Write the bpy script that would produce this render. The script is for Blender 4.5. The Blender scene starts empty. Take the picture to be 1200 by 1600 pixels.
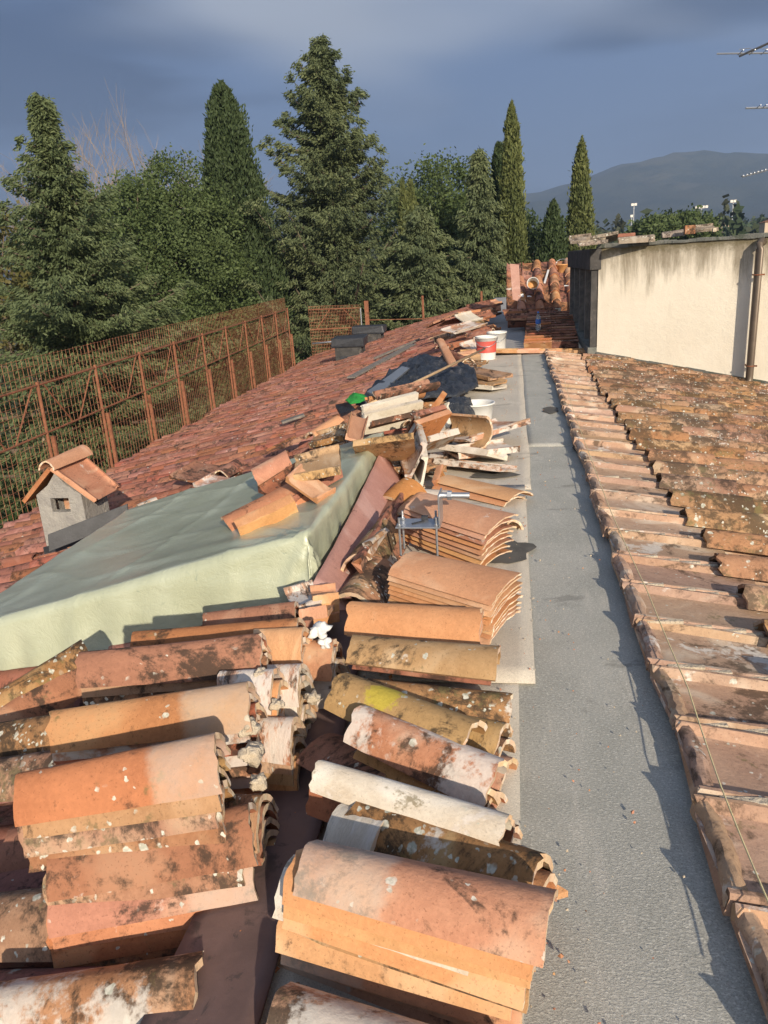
import bpy, bmesh, math, random
import numpy as np
from mathutils import Vector, Matrix, noise
random.seed(7); np.random.seed(7)
S = bpy.context.scene
COL = S.collection
PI = math.pi

# ------------------------------------------------------------------ camera
F = 1200.0; CH = 1.4
YAW = math.radians(10.2); ROLL = math.atan(0.065); PITCH = math.radians(17.71)
fw = Vector((-math.sin(YAW)*math.cos(PITCH), math.cos(YAW)*math.cos(PITCH), -math.sin(PITCH)))
rr = Vector((math.cos(YAW), math.sin(YAW), 0)); uu = rr.cross(fw)
RX = rr*math.cos(ROLL) - uu*math.sin(ROLL); UX = rr*math.sin(ROLL) + uu*math.cos(ROLL)
CAM = Vector((0, 0, CH))
cd = bpy.data.cameras.new('camera'); cam = bpy.data.objects.new('camera', cd); COL.objects.link(cam)
cam.matrix_world = Matrix(((RX.x, UX.x, -fw.x, CAM.x), (RX.y, UX.y, -fw.y, CAM.y), (RX.z, UX.z, -fw.z, CAM.z), (0, 0, 0, 1)))
cd.sensor_fit = 'VERTICAL'; cd.sensor_height = 36; cd.lens = 27.0; cd.clip_start = .05; cd.clip_end = 9000
S.camera = cam
S.render.resolution_x = 768; S.render.resolution_y = 1024

# ------------------------------------------------------------------ sun, sky, exposure
SUN = Vector((.40, -.87, .37)).normalized()          # direction towards the sun
sl = bpy.data.lights.new('sun', 'SUN'); so = bpy.data.objects.new('sun', sl); COL.objects.link(so)
sl.energy = 4.9; sl.angle = math.radians(.55); sl.color = (1.0, .87, .69)
so.rotation_euler = SUN.to_track_quat('Z', 'Y').to_euler()
W = bpy.data.worlds.new('World'); S.world = W; W.use_nodes = True
S.view_settings.view_transform = 'Standard'; S.view_settings.look = 'None'
S.view_settings.exposure = 0.6; S.view_settings.gamma = 1; S.view_settings.use_curve_mapping = False

class NT:
    def __init__(s, nt): s.nt = nt; s.nt.nodes.clear()
    def n(s, t, **k):
        nd = s.nt.nodes.new(t)
        for a, v in k.items():
            if a.startswith('i_'):
                key = a[2:]; key = int(key) if key.isdigit() else key.replace('_', ' ')
                s.put(nd.inputs[key], v)
            else: setattr(nd, a, v)
        return nd
    def put(s, inp, v):
        if isinstance(v, bpy.types.NodeSocket): s.nt.links.new(v, inp)
        elif isinstance(v, bpy.types.Node): s.nt.links.new(v.outputs[0], inp)
        else:
            try: inp.default_value = v
            except Exception: inp.default_value = (*v, 1)
    def math(s, op, a, b=0.0, c=None):
        m = s.n('ShaderNodeMath', operation=op); s.put(m.inputs[0], a); s.put(m.inputs[1], b)
        if c is not None: s.put(m.inputs[2], c)
        return m.outputs[0]
    def mix(s, f, a, b, mode='MIX'):
        m = s.n('ShaderNodeMix', data_type='RGBA', blend_type=mode)
        s.put(m.inputs[0], f); s.put(m.inputs[6], a if not isinstance(a, tuple) else (*a, 1)[:4]); s.put(m.inputs[7], b if not isinstance(b, tuple) else (*b, 1)[:4])
        return m.outputs[2]
    def noise(s, vec, scale, detail=4, rough=.55, dist=0):
        m = s.n('ShaderNodeTexNoise', i_Scale=scale, i_Detail=detail, i_Roughness=rough, i_Distortion=dist)
        s.put(m.inputs['Vector'], vec); return m.outputs[0]
    def step(s, v, lo, hi):
        m = s.n('ShaderNodeMapRange', interpolation_type='SMOOTHSTEP'); s.put(m.inputs[0], v)
        m.inputs[1].default_value = lo; m.inputs[2].default_value = hi; return m.outputs[0]
    def map(s, vec, scale=(1, 1, 1), loc=(0, 0, 0)):
        m = s.n('ShaderNodeMapping'); s.put(m.inputs[0], vec); m.inputs[3].default_value = scale; m.inputs[1].default_value = loc
        return m.outputs[0]

def world_nodes():
    t = NT(W.node_tree)
    sky = t.n('ShaderNodeTexSky', sky_type='NISHITA'); sky.sun_disc = False
    sky.sun_elevation = math.asin(SUN.z); sky.sun_rotation = math.atan2(SUN.x, SUN.y)
    sky.altitude = 50; sky.dust_density = 1.5
    tc = t.n('ShaderNodeTexCoord').outputs['Generated']
    # stratus layers: direction squeezed so the noise runs in long low bands
    b = t.map(tc, (1.0, 1.0, 3.2), (9.4, .7, 1.3))
    n1 = t.noise(b, 1.5, 3, .42, .2)
    n2 = t.noise(t.map(tc, (1.2, 1.2, 5.5), (1.9, 7, .2)), 1.9, 4, .45, .3)
    dark = (.33, .62, 1.42); mid = (.95, 1.52, 2.85); light = (3.5, 3.8, 4.4)
    c = t.mix(t.step(n2, .38, .62), dark, mid)
    c = t.mix(t.math('MULTIPLY', t.step(n1, .48, .70), .85), c, light)
    # the storm bank stands in the north; behind the photographer it breaks up
    sx = t.n('ShaderNodeSeparateXYZ'); t.put(sx.inputs[0], tc)
    cov = t.step(t.math('ADD', sx.outputs[1], t.math('MULTIPLY', n1, .5)), -.35, .25)
    cov = t.math('MULTIPLY', cov, .96)
    col = t.mix(cov, sky.outputs[0], c)
    bg = t.n('ShaderNodeBackground'); t.put(bg.inputs[0], col); bg.inputs[1].default_value = .092
    o = t.n('ShaderNodeOutputWorld'); t.put(o.inputs[0], bg)
world_nodes()

# ------------------------------------------------------------------ geometry from the surveyed picture points
def ray(px, py): return fw + RX*((px-600)/F) + UX*((800-py)/F)
def at(px, py, z=0.0):
    d = ray(px, py); return CAM + d*((z-CAM.z)/d.z)
def aty(px, py, y):
    d = ray(px, py); return CAM + d*((y-CAM.y)/d.y)
def proj(p):
    d = Vector(p)-CAM; z = d.dot(fw)
    if z <= .05: return (-9999, -9999)
    return (600+F*d.dot(RX)/z, 800-F*d.dot(UX)/z)
def inview(p, m=170):
    x, y = proj(p); return -m < x < 1200+m and -m < y < 1600+m
def ZL(x): return .25*(x+.55)-.03          # left slope
def ZR(x): return .015-.17*(x-.485)        # right slope

def tag(o, label=None, cat=None, group=None, kind=None):
    if label: o['label'] = label
    if cat:
        o['category'] = cat
        if not kind: o['kind'] = 'thing'
    if group: o['group'] = group
    if kind: o['kind'] = kind
    return o
def empty(name, loc=(0, 0, 0)):
    o = bpy.data.objects.new(name, None); o.location = loc; o.empty_display_size = .1; COL.objects.link(o); return o
def link(name, me, mat=None, parent=None, loc=None):
    o = bpy.data.objects.new(name, me); COL.objects.link(o)
    if mat is not None:
        if not me.materials: me.materials.append(mat)
        if me.materials[0] is not mat:
            o.material_slots[0].link = 'OBJECT'; o.material_slots[0].material = mat
    if parent is not None:
        o.parent = parent
        if parent.type == 'EMPTY' or parent.parent: 
            par = parent; off = Vector((0, 0, 0))
            while par is not None: off += par.location; par = par.parent
            o.location = (loc or Vector((0, 0, 0))) - off
            return o
    if loc is not None: o.location = loc
    return o
def mesh_np(name, V, Fc, smooth=False):
    me = bpy.data.meshes.new(name)
    V = np.asarray(V, dtype=np.float32); Fc = np.asarray(Fc, dtype=np.int32)
    k = Fc.shape[1]
    me.vertices.add(len(V)); me.vertices.foreach_set('co', V.ravel())
    me.loops.add(Fc.size); me.loops.foreach_set('vertex_index', Fc.ravel())
    me.polygons.add(len(Fc)); me.polygons.foreach_set('loop_start', np.arange(0, Fc.size, k, dtype=np.int32))
    try: me.polygons.foreach_set('loop_total', np.full(len(Fc), k, dtype=np.int32))
    except Exception: pass
    if smooth: me.polygons.foreach_set('use_smooth', np.ones(len(Fc), dtype=bool))
    me.update(calc_edges=True); me.validate(); return me
class MB:
    def __init__(s): s.v = []; s.f = []
    def box(s, c, d, M=None, taper=1.0):
        n = len(s.v); c = Vector(c)
        for sz in (-1, 1):
            k = taper if sz > 0 else 1
            for sx, sy in ((-1, -1), (1, -1), (1, 1), (-1, 1)):
                p = Vector((sx*d[0]/2*k, sy*d[1]/2*k, sz*d[2]/2))
                if M is not None: p = M @ p
                s.v.append(tuple(c+p))
        s.f += [[n, n+3, n+2, n+1], [n+4, n+5, n+6, n+7], [n, n+1, n+5, n+4], [n+1, n+2, n+6, n+5], [n+2, n+3, n+7, n+6], [n+3, n, n+4, n+7]]
    def beam(s, a, b, w, h=None, up=Vector((0, 0, 1))):
        a = Vector(a); b = Vector(b); h = h or w; x = (b-a); L = x.length; x.normalize()
        y = up.cross(x)
        if y.length < 1e-3: y = Vector((1, 0, 0)).cross(x)
        y.normalize(); z = x.cross(y)
        s.box((a+b)/2, (L, w, h), Matrix((x, y, z)).transposed())
    def tube(s, pts, r, seg=6, cap=True):
        pts = [Vector(p) for p in pts]; n0 = len(s.v)
        rs = r if isinstance(r, (list, tuple)) else [r]*len(pts)
        for i, p in enumerate(pts):
            d = (pts[min(i+1, len(pts)-1)]-pts[max(i-1, 0)]).normalized()
            a = d.cross(Vector((0, 0, 1)))
            if a.length < .05: a = d.cross(Vector((1, 0, 0)))
            a.normalize(); b = d.cross(a)
            for k in range(seg):
                t = 2*PI*k/seg; s.v.append(tuple(p+(a*math.cos(t)+b*math.sin(t))*rs[i]))
        for i in range(len(pts)-1):
            for k in range(seg):
                a0 = n0+i*seg+k; a1 = n0+i*seg+(k+1) % seg
                s.f.append([a0, a1, a1+seg, a0+seg])
        if cap:
            s.f.append([n0+k for k in range(seg)][::-1]); m = n0+(len(pts)-1)*seg; s.f.append([m+k for k in range(seg)])
    def lathe(s, c, prof, seg=20, M=None):
        n0 = len(s.v); c = Vector(c)
        for (r, z) in prof:
            for k in range(seg):
                t = 2*PI*k/seg; p = Vector((r*math.cos(t), r*math.sin(t), z))
                if M is not None: p = M @ p
                s.v.append(tuple(c+p))
        for i in range(len(prof)-1):
            for k in range(seg):
                a0 = n0+i*seg+k; a1 = n0+i*seg+(k+1) % seg; s.f.append([a0, a1, a1+seg, a0+seg])
    def poly(s, pts, th=None, nrm=None):
        pts = [Vector(p) for p in pts]; n = len(s.v); k = len(pts); s.v += [tuple(p) for p in pts]
        s.f.append(list(range(n, n+k)))
        if th:
            nrm = nrm or (pts[1]-pts[0]).cross(pts[2]-pts[0]).normalized()
            s.v += [tuple(p-nrm*th) for p in pts]; s.f.append(list(range(n+k, n+2*k))[::-1])
            for i in range(k): j = (i+1) % k; s.f.append([n+i, n+k+i, n+k+j, n+j])
    def mesh(s, name, bevel=0, smooth=False, jit=0):
        me = bpy.data.meshes.new(name); me.from_pydata(s.v, [], s.f)
        bm = bmesh.new(); bm.from_mesh(me); bmesh.ops.recalc_face_normals(bm, faces=bm.faces)
        if bevel: bmesh.ops.bevel(bm, geom=list(bm.edges), offset=bevel, segments=2, affect='EDGES', profile=.6)
        if jit:
            for v in bm.verts: v.co += noise.noise_vector(v.co*7)*jit
        if smooth:
            for f in bm.faces: f.smooth = True
        bm.to_mesh(me); bm.free(); me.update(); return me
    def build(s, name, mat, parent=None, bevel=0, smooth=False, loc=None, jit=0):
        return link(name, s.mesh(name, bevel, smooth, jit), mat, parent, loc)

# ------------------------------------------------------------------ materials
MATS = {}
def newmat(name):
    m = bpy.data.materials.new(name); m.use_nodes = True; MATS[name] = m; return m, NT(m.node_tree)
def finish(t, col, rough=.85, bump=None, bs=.3, bd=.01, metal=0, spec=.3, **kw):
    p = t.n('ShaderNodeBsdfPrincipled'); t.put(p.inputs['Base Color'], col if not isinstance(col, tuple) else (*col, 1)[:4])
    t.put(p.inputs['Roughness'], rough); t.put(p.inputs['Metallic'], metal); t.put(p.inputs['Specular IOR Level'], spec)
    for k, v in kw.items(): t.put(p.inputs[k.replace('_', ' ')], v)
    if bump is not None:
        b = t.n('ShaderNodeBump', i_Strength=bs, i_Distance=bd); t.put(b.inputs['Height'], bump); t.put(p.inputs['Normal'], b.outputs[0])
    o = t.n('ShaderNodeOutputMaterial'); t.put(o.inputs[0], p); return p
def coords(t, rnd=True):
    c = t.n('ShaderNodeTexCoord').outputs['Object']
    if not rnd: return c, None
    oi = t.n('ShaderNodeObjectInfo').outputs['Random']
    isl = t.n('ShaderNodeNewGeometry').outputs['Random Per Island']
    r = t.math('FRACT', t.math('ADD', oi, isl))
    cb = t.n('ShaderNodeCombineXYZ'); t.put(cb.inputs[0], t.math('MULTIPLY', r, 37.0)); t.put(cb.inputs[1], t.math('MULTIPLY', r, 91.0)); t.put(cb.inputs[2], t.math('MULTIPLY', r, 53.0))
    v = t.n('ShaderNodeVectorMath', operation='ADD'); t.put(v.inputs[0], c); t.put(v.inputs[1], cb)
    return v.outputs[0], r
def tile_mat(name, c1, c2, c3=None, dark=.3, lichen=.2, lime=.1, yellow=0, band=0, var=.12, darkcol=(.035, .028, .022)):
    m, t = newmat(name); v, r = coords(t)
    base = t.mix(t.step(t.noise(v, 5.5, 5, .6, .5), .32, .68), c1, c2)
    if c3: base = t.mix(t.step(t.noise(v, 3.1, 3, .5, 1.0), .52, .66), base, c3)
    fine = t.noise(v, 70, 4, .7)
    base = t.mix(t.math('MULTIPLY', t.step(fine, .35, .75), .35), base, tuple(min(1, x*1.35) for x in c1))
    grit = t.noise(v, 170, 2, .6)
    base = t.mix(t.math('MULTIPLY', t.step(grit, .60, .72), .5), base, tuple(x*.45 for x in c2))
    # soot and black lichen
    dn = t.math('MULTIPLY', t.noise(v, 4.2, 6, .72, .8), 1.0)
    dsp = t.noise(v, 34, 5, .75)
    dm = t.step(t.math('ADD', dn, t.math('MULTIPLY', dsp, .45)), .92-.42*dark, 1.06-.42*dark)
    base = t.mix(t.math('MULTIPLY', dm, .85), base, darkcol)
    # crusty pale lichen: round blots of uneven size
    if lichen > 0:
        vd = t.n('ShaderNodeVectorMath', operation='ADD'); t.put(vd.inputs[0], v)
        nc = t.n('ShaderNodeTexNoise', i_Scale=60.0, i_Detail=2.0); t.put(nc.inputs['Vector'], v)
        sc = t.n('ShaderNodeVectorMath', operation='SCALE'); t.put(sc.inputs[0], nc.outputs[1]); sc.inputs[3].default_value = .018
        t.put(vd.inputs[1], sc.outputs[0])
        masks = None
        for scl, rad, th in ((26, .33, .60), (60, .36, .55)):
            vo = t.n('ShaderNodeTexVoronoi', i_Scale=float(scl)); t.put(vo.inputs['Vector'], vd.outputs[0])
            cr = t.n('ShaderNodeSeparateColor'); t.put(cr.inputs[0], vo.outputs['Color'])
            blot = t.math('SUBTRACT', 1.0, t.step(vo.outputs['Distance'], rad*.75, rad))
            pick = t.step(cr.outputs[0], 1-.28*lichen, 1-.28*lichen+.02)
            area = t.step(t.noise(v, 6+scl*.05, 2), .62-.25*lichen, .72-.25*lichen)
            mk = t.math('MULTIPLY', t.math('MULTIPLY', blot, pick), area)
            masks = mk if masks is None else t.math('MAXIMUM', masks, mk)
        lcol = t.mix(t.step(t.noise(v, 90, 2), .4, .6), (.42, .43, .36), (.62, .60, .52))
        base = t.mix(t.math('MULTIPLY', masks, .9), base, lcol)
        # olive growth
        og = t.step(t.math('ADD', t.noise(v, 7, 5, .7, .3), t.math('MULTIPLY', t.noise(v, 80, 2), .25)), .80-.12*lichen, .90-.12*lichen)
        base = t.mix(t.math('MULTIPLY', og, .7), base, (.16, .13, .06))
    if lime > 0:
        ln = t.math('ADD', t.noise(v, 4.5, 5, .65, .4), t.math('MULTIPLY', t.noise(v, 45, 4, .7), .3))
        lm = t.step(ln, .90-.35*lime, .96-.30*lime)
        base = t.mix(t.math('MULTIPLY', lm, .8), base, t.mix(fine, (.50, .44, .38), (.72, .68, .62)))
    if band:
        co = t.n('ShaderNodeTexCoord').outputs['Object']; bx_ = t.n('ShaderNodeSeparateXYZ'); t.put(bx_.inputs[0], co)
        e = t.math('ADD', t.math('MULTIPLY', bx_.outputs[0], 1.0 if band > 0 else -1.0), t.math('MULTIPLY', t.math('SUBTRACT', t.noise(co, 14, 5, .7), .5), .07))
        bm_ = t.step(e, abs(band)-.01, abs(band)+.022)
        base = t.mix(t.math('MULTIPLY', bm_, .52), base, t.mix(t.step(t.noise(co, 9, 5, .65), .35, .62), (.52, .39, .28), (.47, .42, .35)))
    if yellow:
        co = t.n('ShaderNodeTexCoord').outputs['Object']
        vm = t.n('ShaderNodeVectorMath', operation='DISTANCE'); t.put(vm.inputs[0], co); vm.inputs[1].default_value = (-.06, -.01, 0)
        ym = t.math('SUBTRACT', 1, t.step(t.math('ADD', vm.outputs['Value'], t.math('MULTIPLY', t.noise(co, 38, 6, .8), .11)), .100, .118))
        base = t.mix(t.math('MULTIPLY', ym, .95), base, t.mix(fine, (.34, .25, .03), (.62, .47, .06)))
    hs = t.n('ShaderNodeHueSaturation'); t.put(hs.inputs['Color'], base)
    t.put(hs.inputs['Value'], t.math('ADD', 1-var, t.math('MULTIPLY', r, 2*var)))
    t.put(hs.inputs['Saturation'], t.math('ADD', .86, t.math('MULTIPLY', t.math('FRACT', t.math('MULTIPLY', r, 7.3)), .22)))
    t.put(hs.inputs['Hue'], t.math('ADD', .49, t.math('MULTIPLY', t.math('FRACT', t.math('MULTIPLY', r, 3.7)), .02)))
    h = t.math('ADD', t.math('MULTIPLY', fine, .5), t.math('MULTIPLY', t.noise(v, 22, 4, .6), .9))
    finish(t, hs.outputs[0], .88, h, .55, .006, spec=.2)
    return m
T_NEW = tile_mat('terracotta_new', (.56, .295, .155), (.49, .245, .125), (.61, .37, .22), .12, .0, .16, var=.07)
T_ORANGE = tile_mat('terracotta_orange', (.48, .215, .105), (.40, .170, .080), (.54, .31, .17), .33, .28, .30)
T_OCHRE = tile_mat('terracotta_ochre', (.45, .27, .135), (.37, .21, .10), (.52, .35, .21), .45, .5, .2)
T_RED = tile_mat('terracotta_red', (.34, .140, .078), (.26, .105, .06), (.40, .20, .12), .55, .35, .2)
T_LICHEN = tile_mat('terracotta_lichen', (.36, .19, .10), (.27, .13, .065), (.42, .27, .15), .6, 1.0, .3)
T_LIMEY = tile_mat('terracotta_limey', (.44, .25, .15), (.36, .18, .10), (.55, .42, .31), .5, .5, .9)
T_WHITE = tile_mat('limewashed_tile', (.58, .53, .44), (.50, .43, .33), (.66, .62, .54), .12, .4, .5)
T_YELLOW = tile_mat('terracotta_yellow_lichen', (.42, .25, .11), (.33, .19, .08), None, .35, .5, .3, yellow=1)
T_RROOF = tile_mat('right_roof_tile', (.385, .212, .115), (.29, .152, .082), (.44, .30, .18), .64, .75, .28, var=.18, darkcol=(.075, .05, .032))
T_RPAN = tile_mat('right_roof_pan', (.42, .275, .185), (.34, .21, .14), (.52, .41, .31), .42, .5, .45, var=.1, darkcol=(.09, .06, .04))
T_LROOF = tile_mat('left_roof_tile', (.32, .132, .086), (.25, .102, .068), (.37, .175, .125), .46, .3, .16, var=.22)
T_PINK = tile_mat('pink_render', (.44, .235, .185), (.38, .19, .15), (.50, .30, .25), .1, 0, .35, var=.02)
T_GREYT = tile_mat('grey_weathered_tile', (.27, .215, .165), (.20, .155, .12), (.36, .31, .25), .5, .8, .3)
T_BANDL = tile_mat('terracotta_pale_left_end', (.50, .25, .13), (.44, .20, .10), (.55, .33, .20), .38, .4, .2, band=-.055, var=.03)
T_BANDR = tile_mat('terracotta_pale_right_end', (.44, .19, .095), (.36, .15, .075), (.48, .26, .14), .32, .45, .2, band=.075, var=.04)

def simple(name, c1, c2, sc=8, rough=.8, bs=.3, bd=.005, metal=0, spec=.3, extra=None, fs=60):
    m, t = newmat(name); v, _ = coords(t, False)
    col = t.mix(t.step(t.noise(v, sc, 5, .65, .3), .3, .7), c1, c2)
    if extra: col = t.mix(t.math('MULTIPLY', t.step(t.noise(v, extra[1], 6, .7, .5), extra[2], extra[2]+.08), extra[3] if len(extra) > 3 else .8), col, extra[0])
    finish(t, col, rough, t.noise(v, fs, 4, .7), bs, bd, metal, spec); return m
M_RUST = simple('rusty_steel', (.30, .125, .068), (.20, .08, .045), 14, .85, .3, .002, .1, .3, ((.10, .04, .02), 5, .58))
M_RUSTWIRE = simple('rusty_wire', (.46, .21, .12), (.34, .145, .08), 9, .85, .1, .001)
M_GALV = simple('galvanised_steel', (.50, .51, .53), (.40, .42, .45), 20, .38, .15, .001, .8, .5)
M_WHITEPL = simple('white_plastic', (.72, .72, .70), (.66, .65, .62), 6, .4, .1, .001, 0, .5, ((.35, .32, .28), 12, .62, .6))
M_DARKMEM = simple('black_bitumen_sheet', (.022, .024, .030), (.04, .042, .05), 9, .55, .5, .004, 0, .5)
M_MORTAR = simple('lime_mortar', (.58, .50, .39), (.45, .37, .27), 18, .95, .9, .02, fs=35)
M_PLASTER = simple('rough_grey_plaster', (.36, .34, .31), (.27, .255, .24), 6, .95, 1.0, .02, 0, .2, ((.42, .36, .30), 3, .6, .4), 26)
M_WOOD = simple('pale_wood', (.60, .42, .24), (.48, .32, .18), 14, .7, .3, .002)
M_GREYWOOD = simple('weathered_wood', (.24, .21, .185), (.15, .135, .12), 11, .9, .5, .004)
M_BARK = simple('bark', (.16, .12, .09), (.09, .07, .05), 7, .95, .8, .03, fs=20)
M_PALEBARK = simple('pale_bare_twigs', (.34, .27, .20), (.24, .18, .13), 3, .9, .2, .01)
M_GREEN = simple('green_cloth', (.02, .30, .05), (.03, .20, .04), 20, .8, .6, .01)
M_STRING = simple('builders_string', (.66, .56, .30), (.6, .5, .3), 20, .8)
M_PIPE = simple('brown_downpipe', (.15, .115, .085), (.12, .092, .07), 5, .42, .1, .001, .35, .5)
M_DCONC = simple('dark_concrete', (.085, .08, .078), (.05, .048, .047), 5, .9, .6, .006, 0, .2, ((.16, .14, .12), 9, .55, .6))  # dark tone for the flank wall, its beam and the far chimney stacks
M_BODY = simple('pale_building_wall', (.50, .42, .30), (.44, .37, .27), .8, .9)
M_STRIP = simple('shadowed_pinkish_metal', (.21, .135, .12), (.15, .10, .09), 6, .6, .3, .003, .2, .3, ((.09, .07, .065), 9, .55))  # pinkish metal, the shadow it lies in is put into the colour
M_ORANGEPL = simple('orange_dirty_bucket', (.62, .33, .13), (.50, .25, .10), 8, .6, .1, .001)
M_LABELRED = simple('red_bucket_label', (.52, .07, .05), (.48, .10, .08), 8, .5)
M_DARKHOLE = simple('dark_inside', (.03, .028, .026), (.04, .035, .03), 8, .95)  # near-black fill for openings, house windows and bucket contents
M_LAMP = simple('lamp_head', (.75, .70, .62), (.7, .66, .6), 8, .4)
M_POLE = simple('pale_steel_pole', (.55, .56, .56), (.5, .5, .5), 3, .5, .1, .001, .4)
M_HOUSE = simple('house_wall', (.55, .42, .32), (.5, .4, .3), 1, .9)
M_CONC = simple('grey_concrete_lip', (.20, .20, .18), (.13, .135, .125), 4, .95, .8, .01, 0, .2, ((.07, .085, .06), 3, .5, .7))

def membrane(name, c1, c2, c3, streak=1.0, fine=260):
    m, t = newmat(name); v, _ = coords(t, False)
    n1 = t.noise(v, 2.3, 6, .65, .6); n2 = t.noise(t.map(v, (2.2, .5, 1)), 4, 5, .7, .3)
    col = t.mix(t.step(n1, .34, .66), c1, c2)
    col = t.mix(t.math('MULTIPLY', t.step(n2, .50, .74), .75), col, c3)
    g = t.noise(v, fine, 3, .7)
    col = t.mix(t.math('MULTIPLY', t.step(g, .50, .62), .42), col, tuple(x*.30 for x in c1))
    col = t.mix(t.math('MULTIPLY', t.step(g, .33, .43), -.30), col, c3)
    g2 = t.noise(t.map(v, (1, 1.6, 1)), 105, 3, .65)
    col = t.mix(t.math('MULTIPLY', t.step(g2, .52, .66), .38*streak), col, tuple(min(1, x*1.9) for x in c2))
    sp = t.step(t.noise(v, 55, 2, .5), .70, .74)
    col = t.mix(t.math('MULTIPLY', sp, .5), col, (.42, .38, .34))
    wet = t.step(t.math('ADD', t.noise(t.map(v, (1, 2.2, 1), (0, 3, 0)), 1.6, 5, .65, .5), 0), .60, .68)
    col = t.mix(t.math('MULTIPLY', wet, .55), col, tuple(x*.45 for x in c2))
    h = t.math('ADD', g, t.math('MULTIPLY', g2, 1.2))
    finish(t, col, .9, h, .42, .004, spec=.25); return m
M_MEM = membrane('slate_grey_membrane', (.37, .365, .325), (.44, .43, .385), (.54, .51, .45))
M_MEM2 = membrane('beige_grey_membrane', (.60, .54, .45), (.52, .47, .395), (.66, .60, .51), .4, 320)
M_MEM3 = membrane('far_dark_membrane', (.34, .33, .32), (.40, .38, .36), (.44, .42, .40), .5)

def wallmat():
    m, t = newmat('cream_stucco'); v, _ = coords(t, False)
    col = t.mix(t.step(t.noise(v, 1.6, 5, .6, .3), .3, .7), (.80, .73, .61), (.75, .68, .56))
    col = t.mix(t.math('MULTIPLY', t.step(t.noise(v, 9, 4, .6), .55, .7), .25), col, (.82, .76, .65))
    st = t.noise(t.map(v, (1, 1, .14)), 4.6, 6, .72, .25)
    sx = t.n('ShaderNodeSeparateXYZ'); t.put(sx.inputs[0], v)
    top = t.step(sx.outputs[2], .45, 1.42)      # local height, run-off stains from the coping
    mk = t.step(t.math('ADD', t.math('MULTIPLY', top, .42), t.math('MULTIPLY', st, .9)), .64, .94)
    col = t.mix(t.math('MULTIPLY', mk, .78), col, (.17, .135, .085))
    tp2 = t.step(t.math('ADD', sx.outputs[2], t.math('MULTIPLY', t.noise(v, 14, 4, .7), .25)), 1.42, 1.56)
    col = t.mix(t.math('MULTIPLY', tp2, .8), col, (.13, .11, .06))
    bl = t.step(t.noise(t.map(v, (1, 1, 1), (4.2, 0, 1)), 2.2, 2, .5), .68, .8)
    col = t.mix(t.math('MULTIPLY', bl, .5), col, (.52, .35, .18))
    finish(t, col, .92, t.math('ADD', t.noise(v, 45, 4, .7), t.math('MULTIPLY', t.noise(v, 8, 3), 1.5)), .4, .01, spec=.15); return m
M_STUCCO = wallmat()
def tarpmat():
    m, t = newmat('pale_green_plastic_tarp'); v, _ = coords(t, False)
    col = t.mix(t.step(t.noise(v, 3.2, 5, .6, .5), .3, .7), (.40, .425, .30), (.47, .50, .37))
    vv = t.map(v, (1, 2.2, 1)); sp = t.step(t.noise(vv, 18, 5, .7, 1.2), .62, .70)
    col = t.mix(t.math('MULTIPLY', sp, .6), col, (.22, .27, .21))
    cr = t.noise(v, 5, 5, .75, 2.2)
    ridg = t.math('SUBTRACT', 1, t.math('ABSOLUTE', t.math('MULTIPLY', t.math('SUBTRACT', cr, .5), 7)))
    cr2 = t.noise(t.map(v, (1, 1, 1), (5, 2, 1)), 13, 4, .7, 1.5)
    h = t.math('ADD', t.math('MULTIPLY', t.math('MAXIMUM', ridg, 0), .5), cr2)
    p = finish(t, col, .34, h, .30, .010, spec=.8); p.inputs['Coat Weight'].default_value = .5; p.inputs['Coat Roughness'].default_value = .3
    return m
M_TARP = tarpmat()
def blackplastic():
    m, t = newmat('black_plastic_sheet'); v, _ = coords(t, False)
    dust = t.step(t.noise(v, 5, 5, .7, .8), .52, .72)
    col = t.mix(t.math('MULTIPLY', dust, .6), (.025, .03, .04), (.13, .13, .14))
    finish(t, col, .34, t.noise(v, 16, 5, .7, 1.8), .9, .03, spec=.6); return m
M_BPLAST = blackplastic()
def foliage(name, c1, c2, c3, tr=.25, sc=.45):
    m, t = newmat(name); v, _ = coords(t, False)
    isl = t.n('ShaderNodeNewGeometry').outputs['Random Per Island']
    col = t.mix(isl, c1, c2)
    col = t.mix(t.math('MULTIPLY', t.step(t.noise(v, sc, 3, .6), .42, .62), .7), col, c3)
    p = t.n('ShaderNodeBsdfPrincipled'); t.put(p.inputs['Base Color'], col); p.inputs['Roughness'].default_value = .62; p.inputs['Specular IOR Level'].default_value = .2
    tl = t.n('ShaderNodeBsdfTranslucent'); t.put(tl.inputs[0], col)
    mx = t.n('ShaderNodeMixShader', i_0=tr); t.put(mx.inputs[1], p); t.put(mx.inputs[2], tl)
    o = t.n('ShaderNodeOutputMaterial'); t.put(o.inputs[0], mx); return m
F_CEDAR = foliage('conifer_needles', (.093, .125, .055), (.168, .200, .092), (.108, .142, .068))
F_CEDAR2 = foliage('bluish_conifer_needles', (.104, .131, .062), (.186, .212, .100), (.092, .120, .062))
F_OAK = foliage('holm_oak_leaves', (0.052, 0.081, 0.027), (0.114, 0.151, 0.054), (0.106, 0.142, 0.056))
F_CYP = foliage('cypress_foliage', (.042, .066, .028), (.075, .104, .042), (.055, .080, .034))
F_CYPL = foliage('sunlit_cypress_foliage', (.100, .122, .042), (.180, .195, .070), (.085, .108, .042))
F_GOLD = foliage('yellowish_foliage', (.13, .115, .045), (.18, .155, .06), (.10, .11, .035))
F_BUSH = foliage('undergrowth_leaves', (.026, .050, .016), (.055, .092, .028), (.040, .068, .020))
F_FAR = foliage('distant_foliage', (.035, .055, .030), (.060, .085, .040), (.075, .070, .045), .15, .02)

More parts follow.
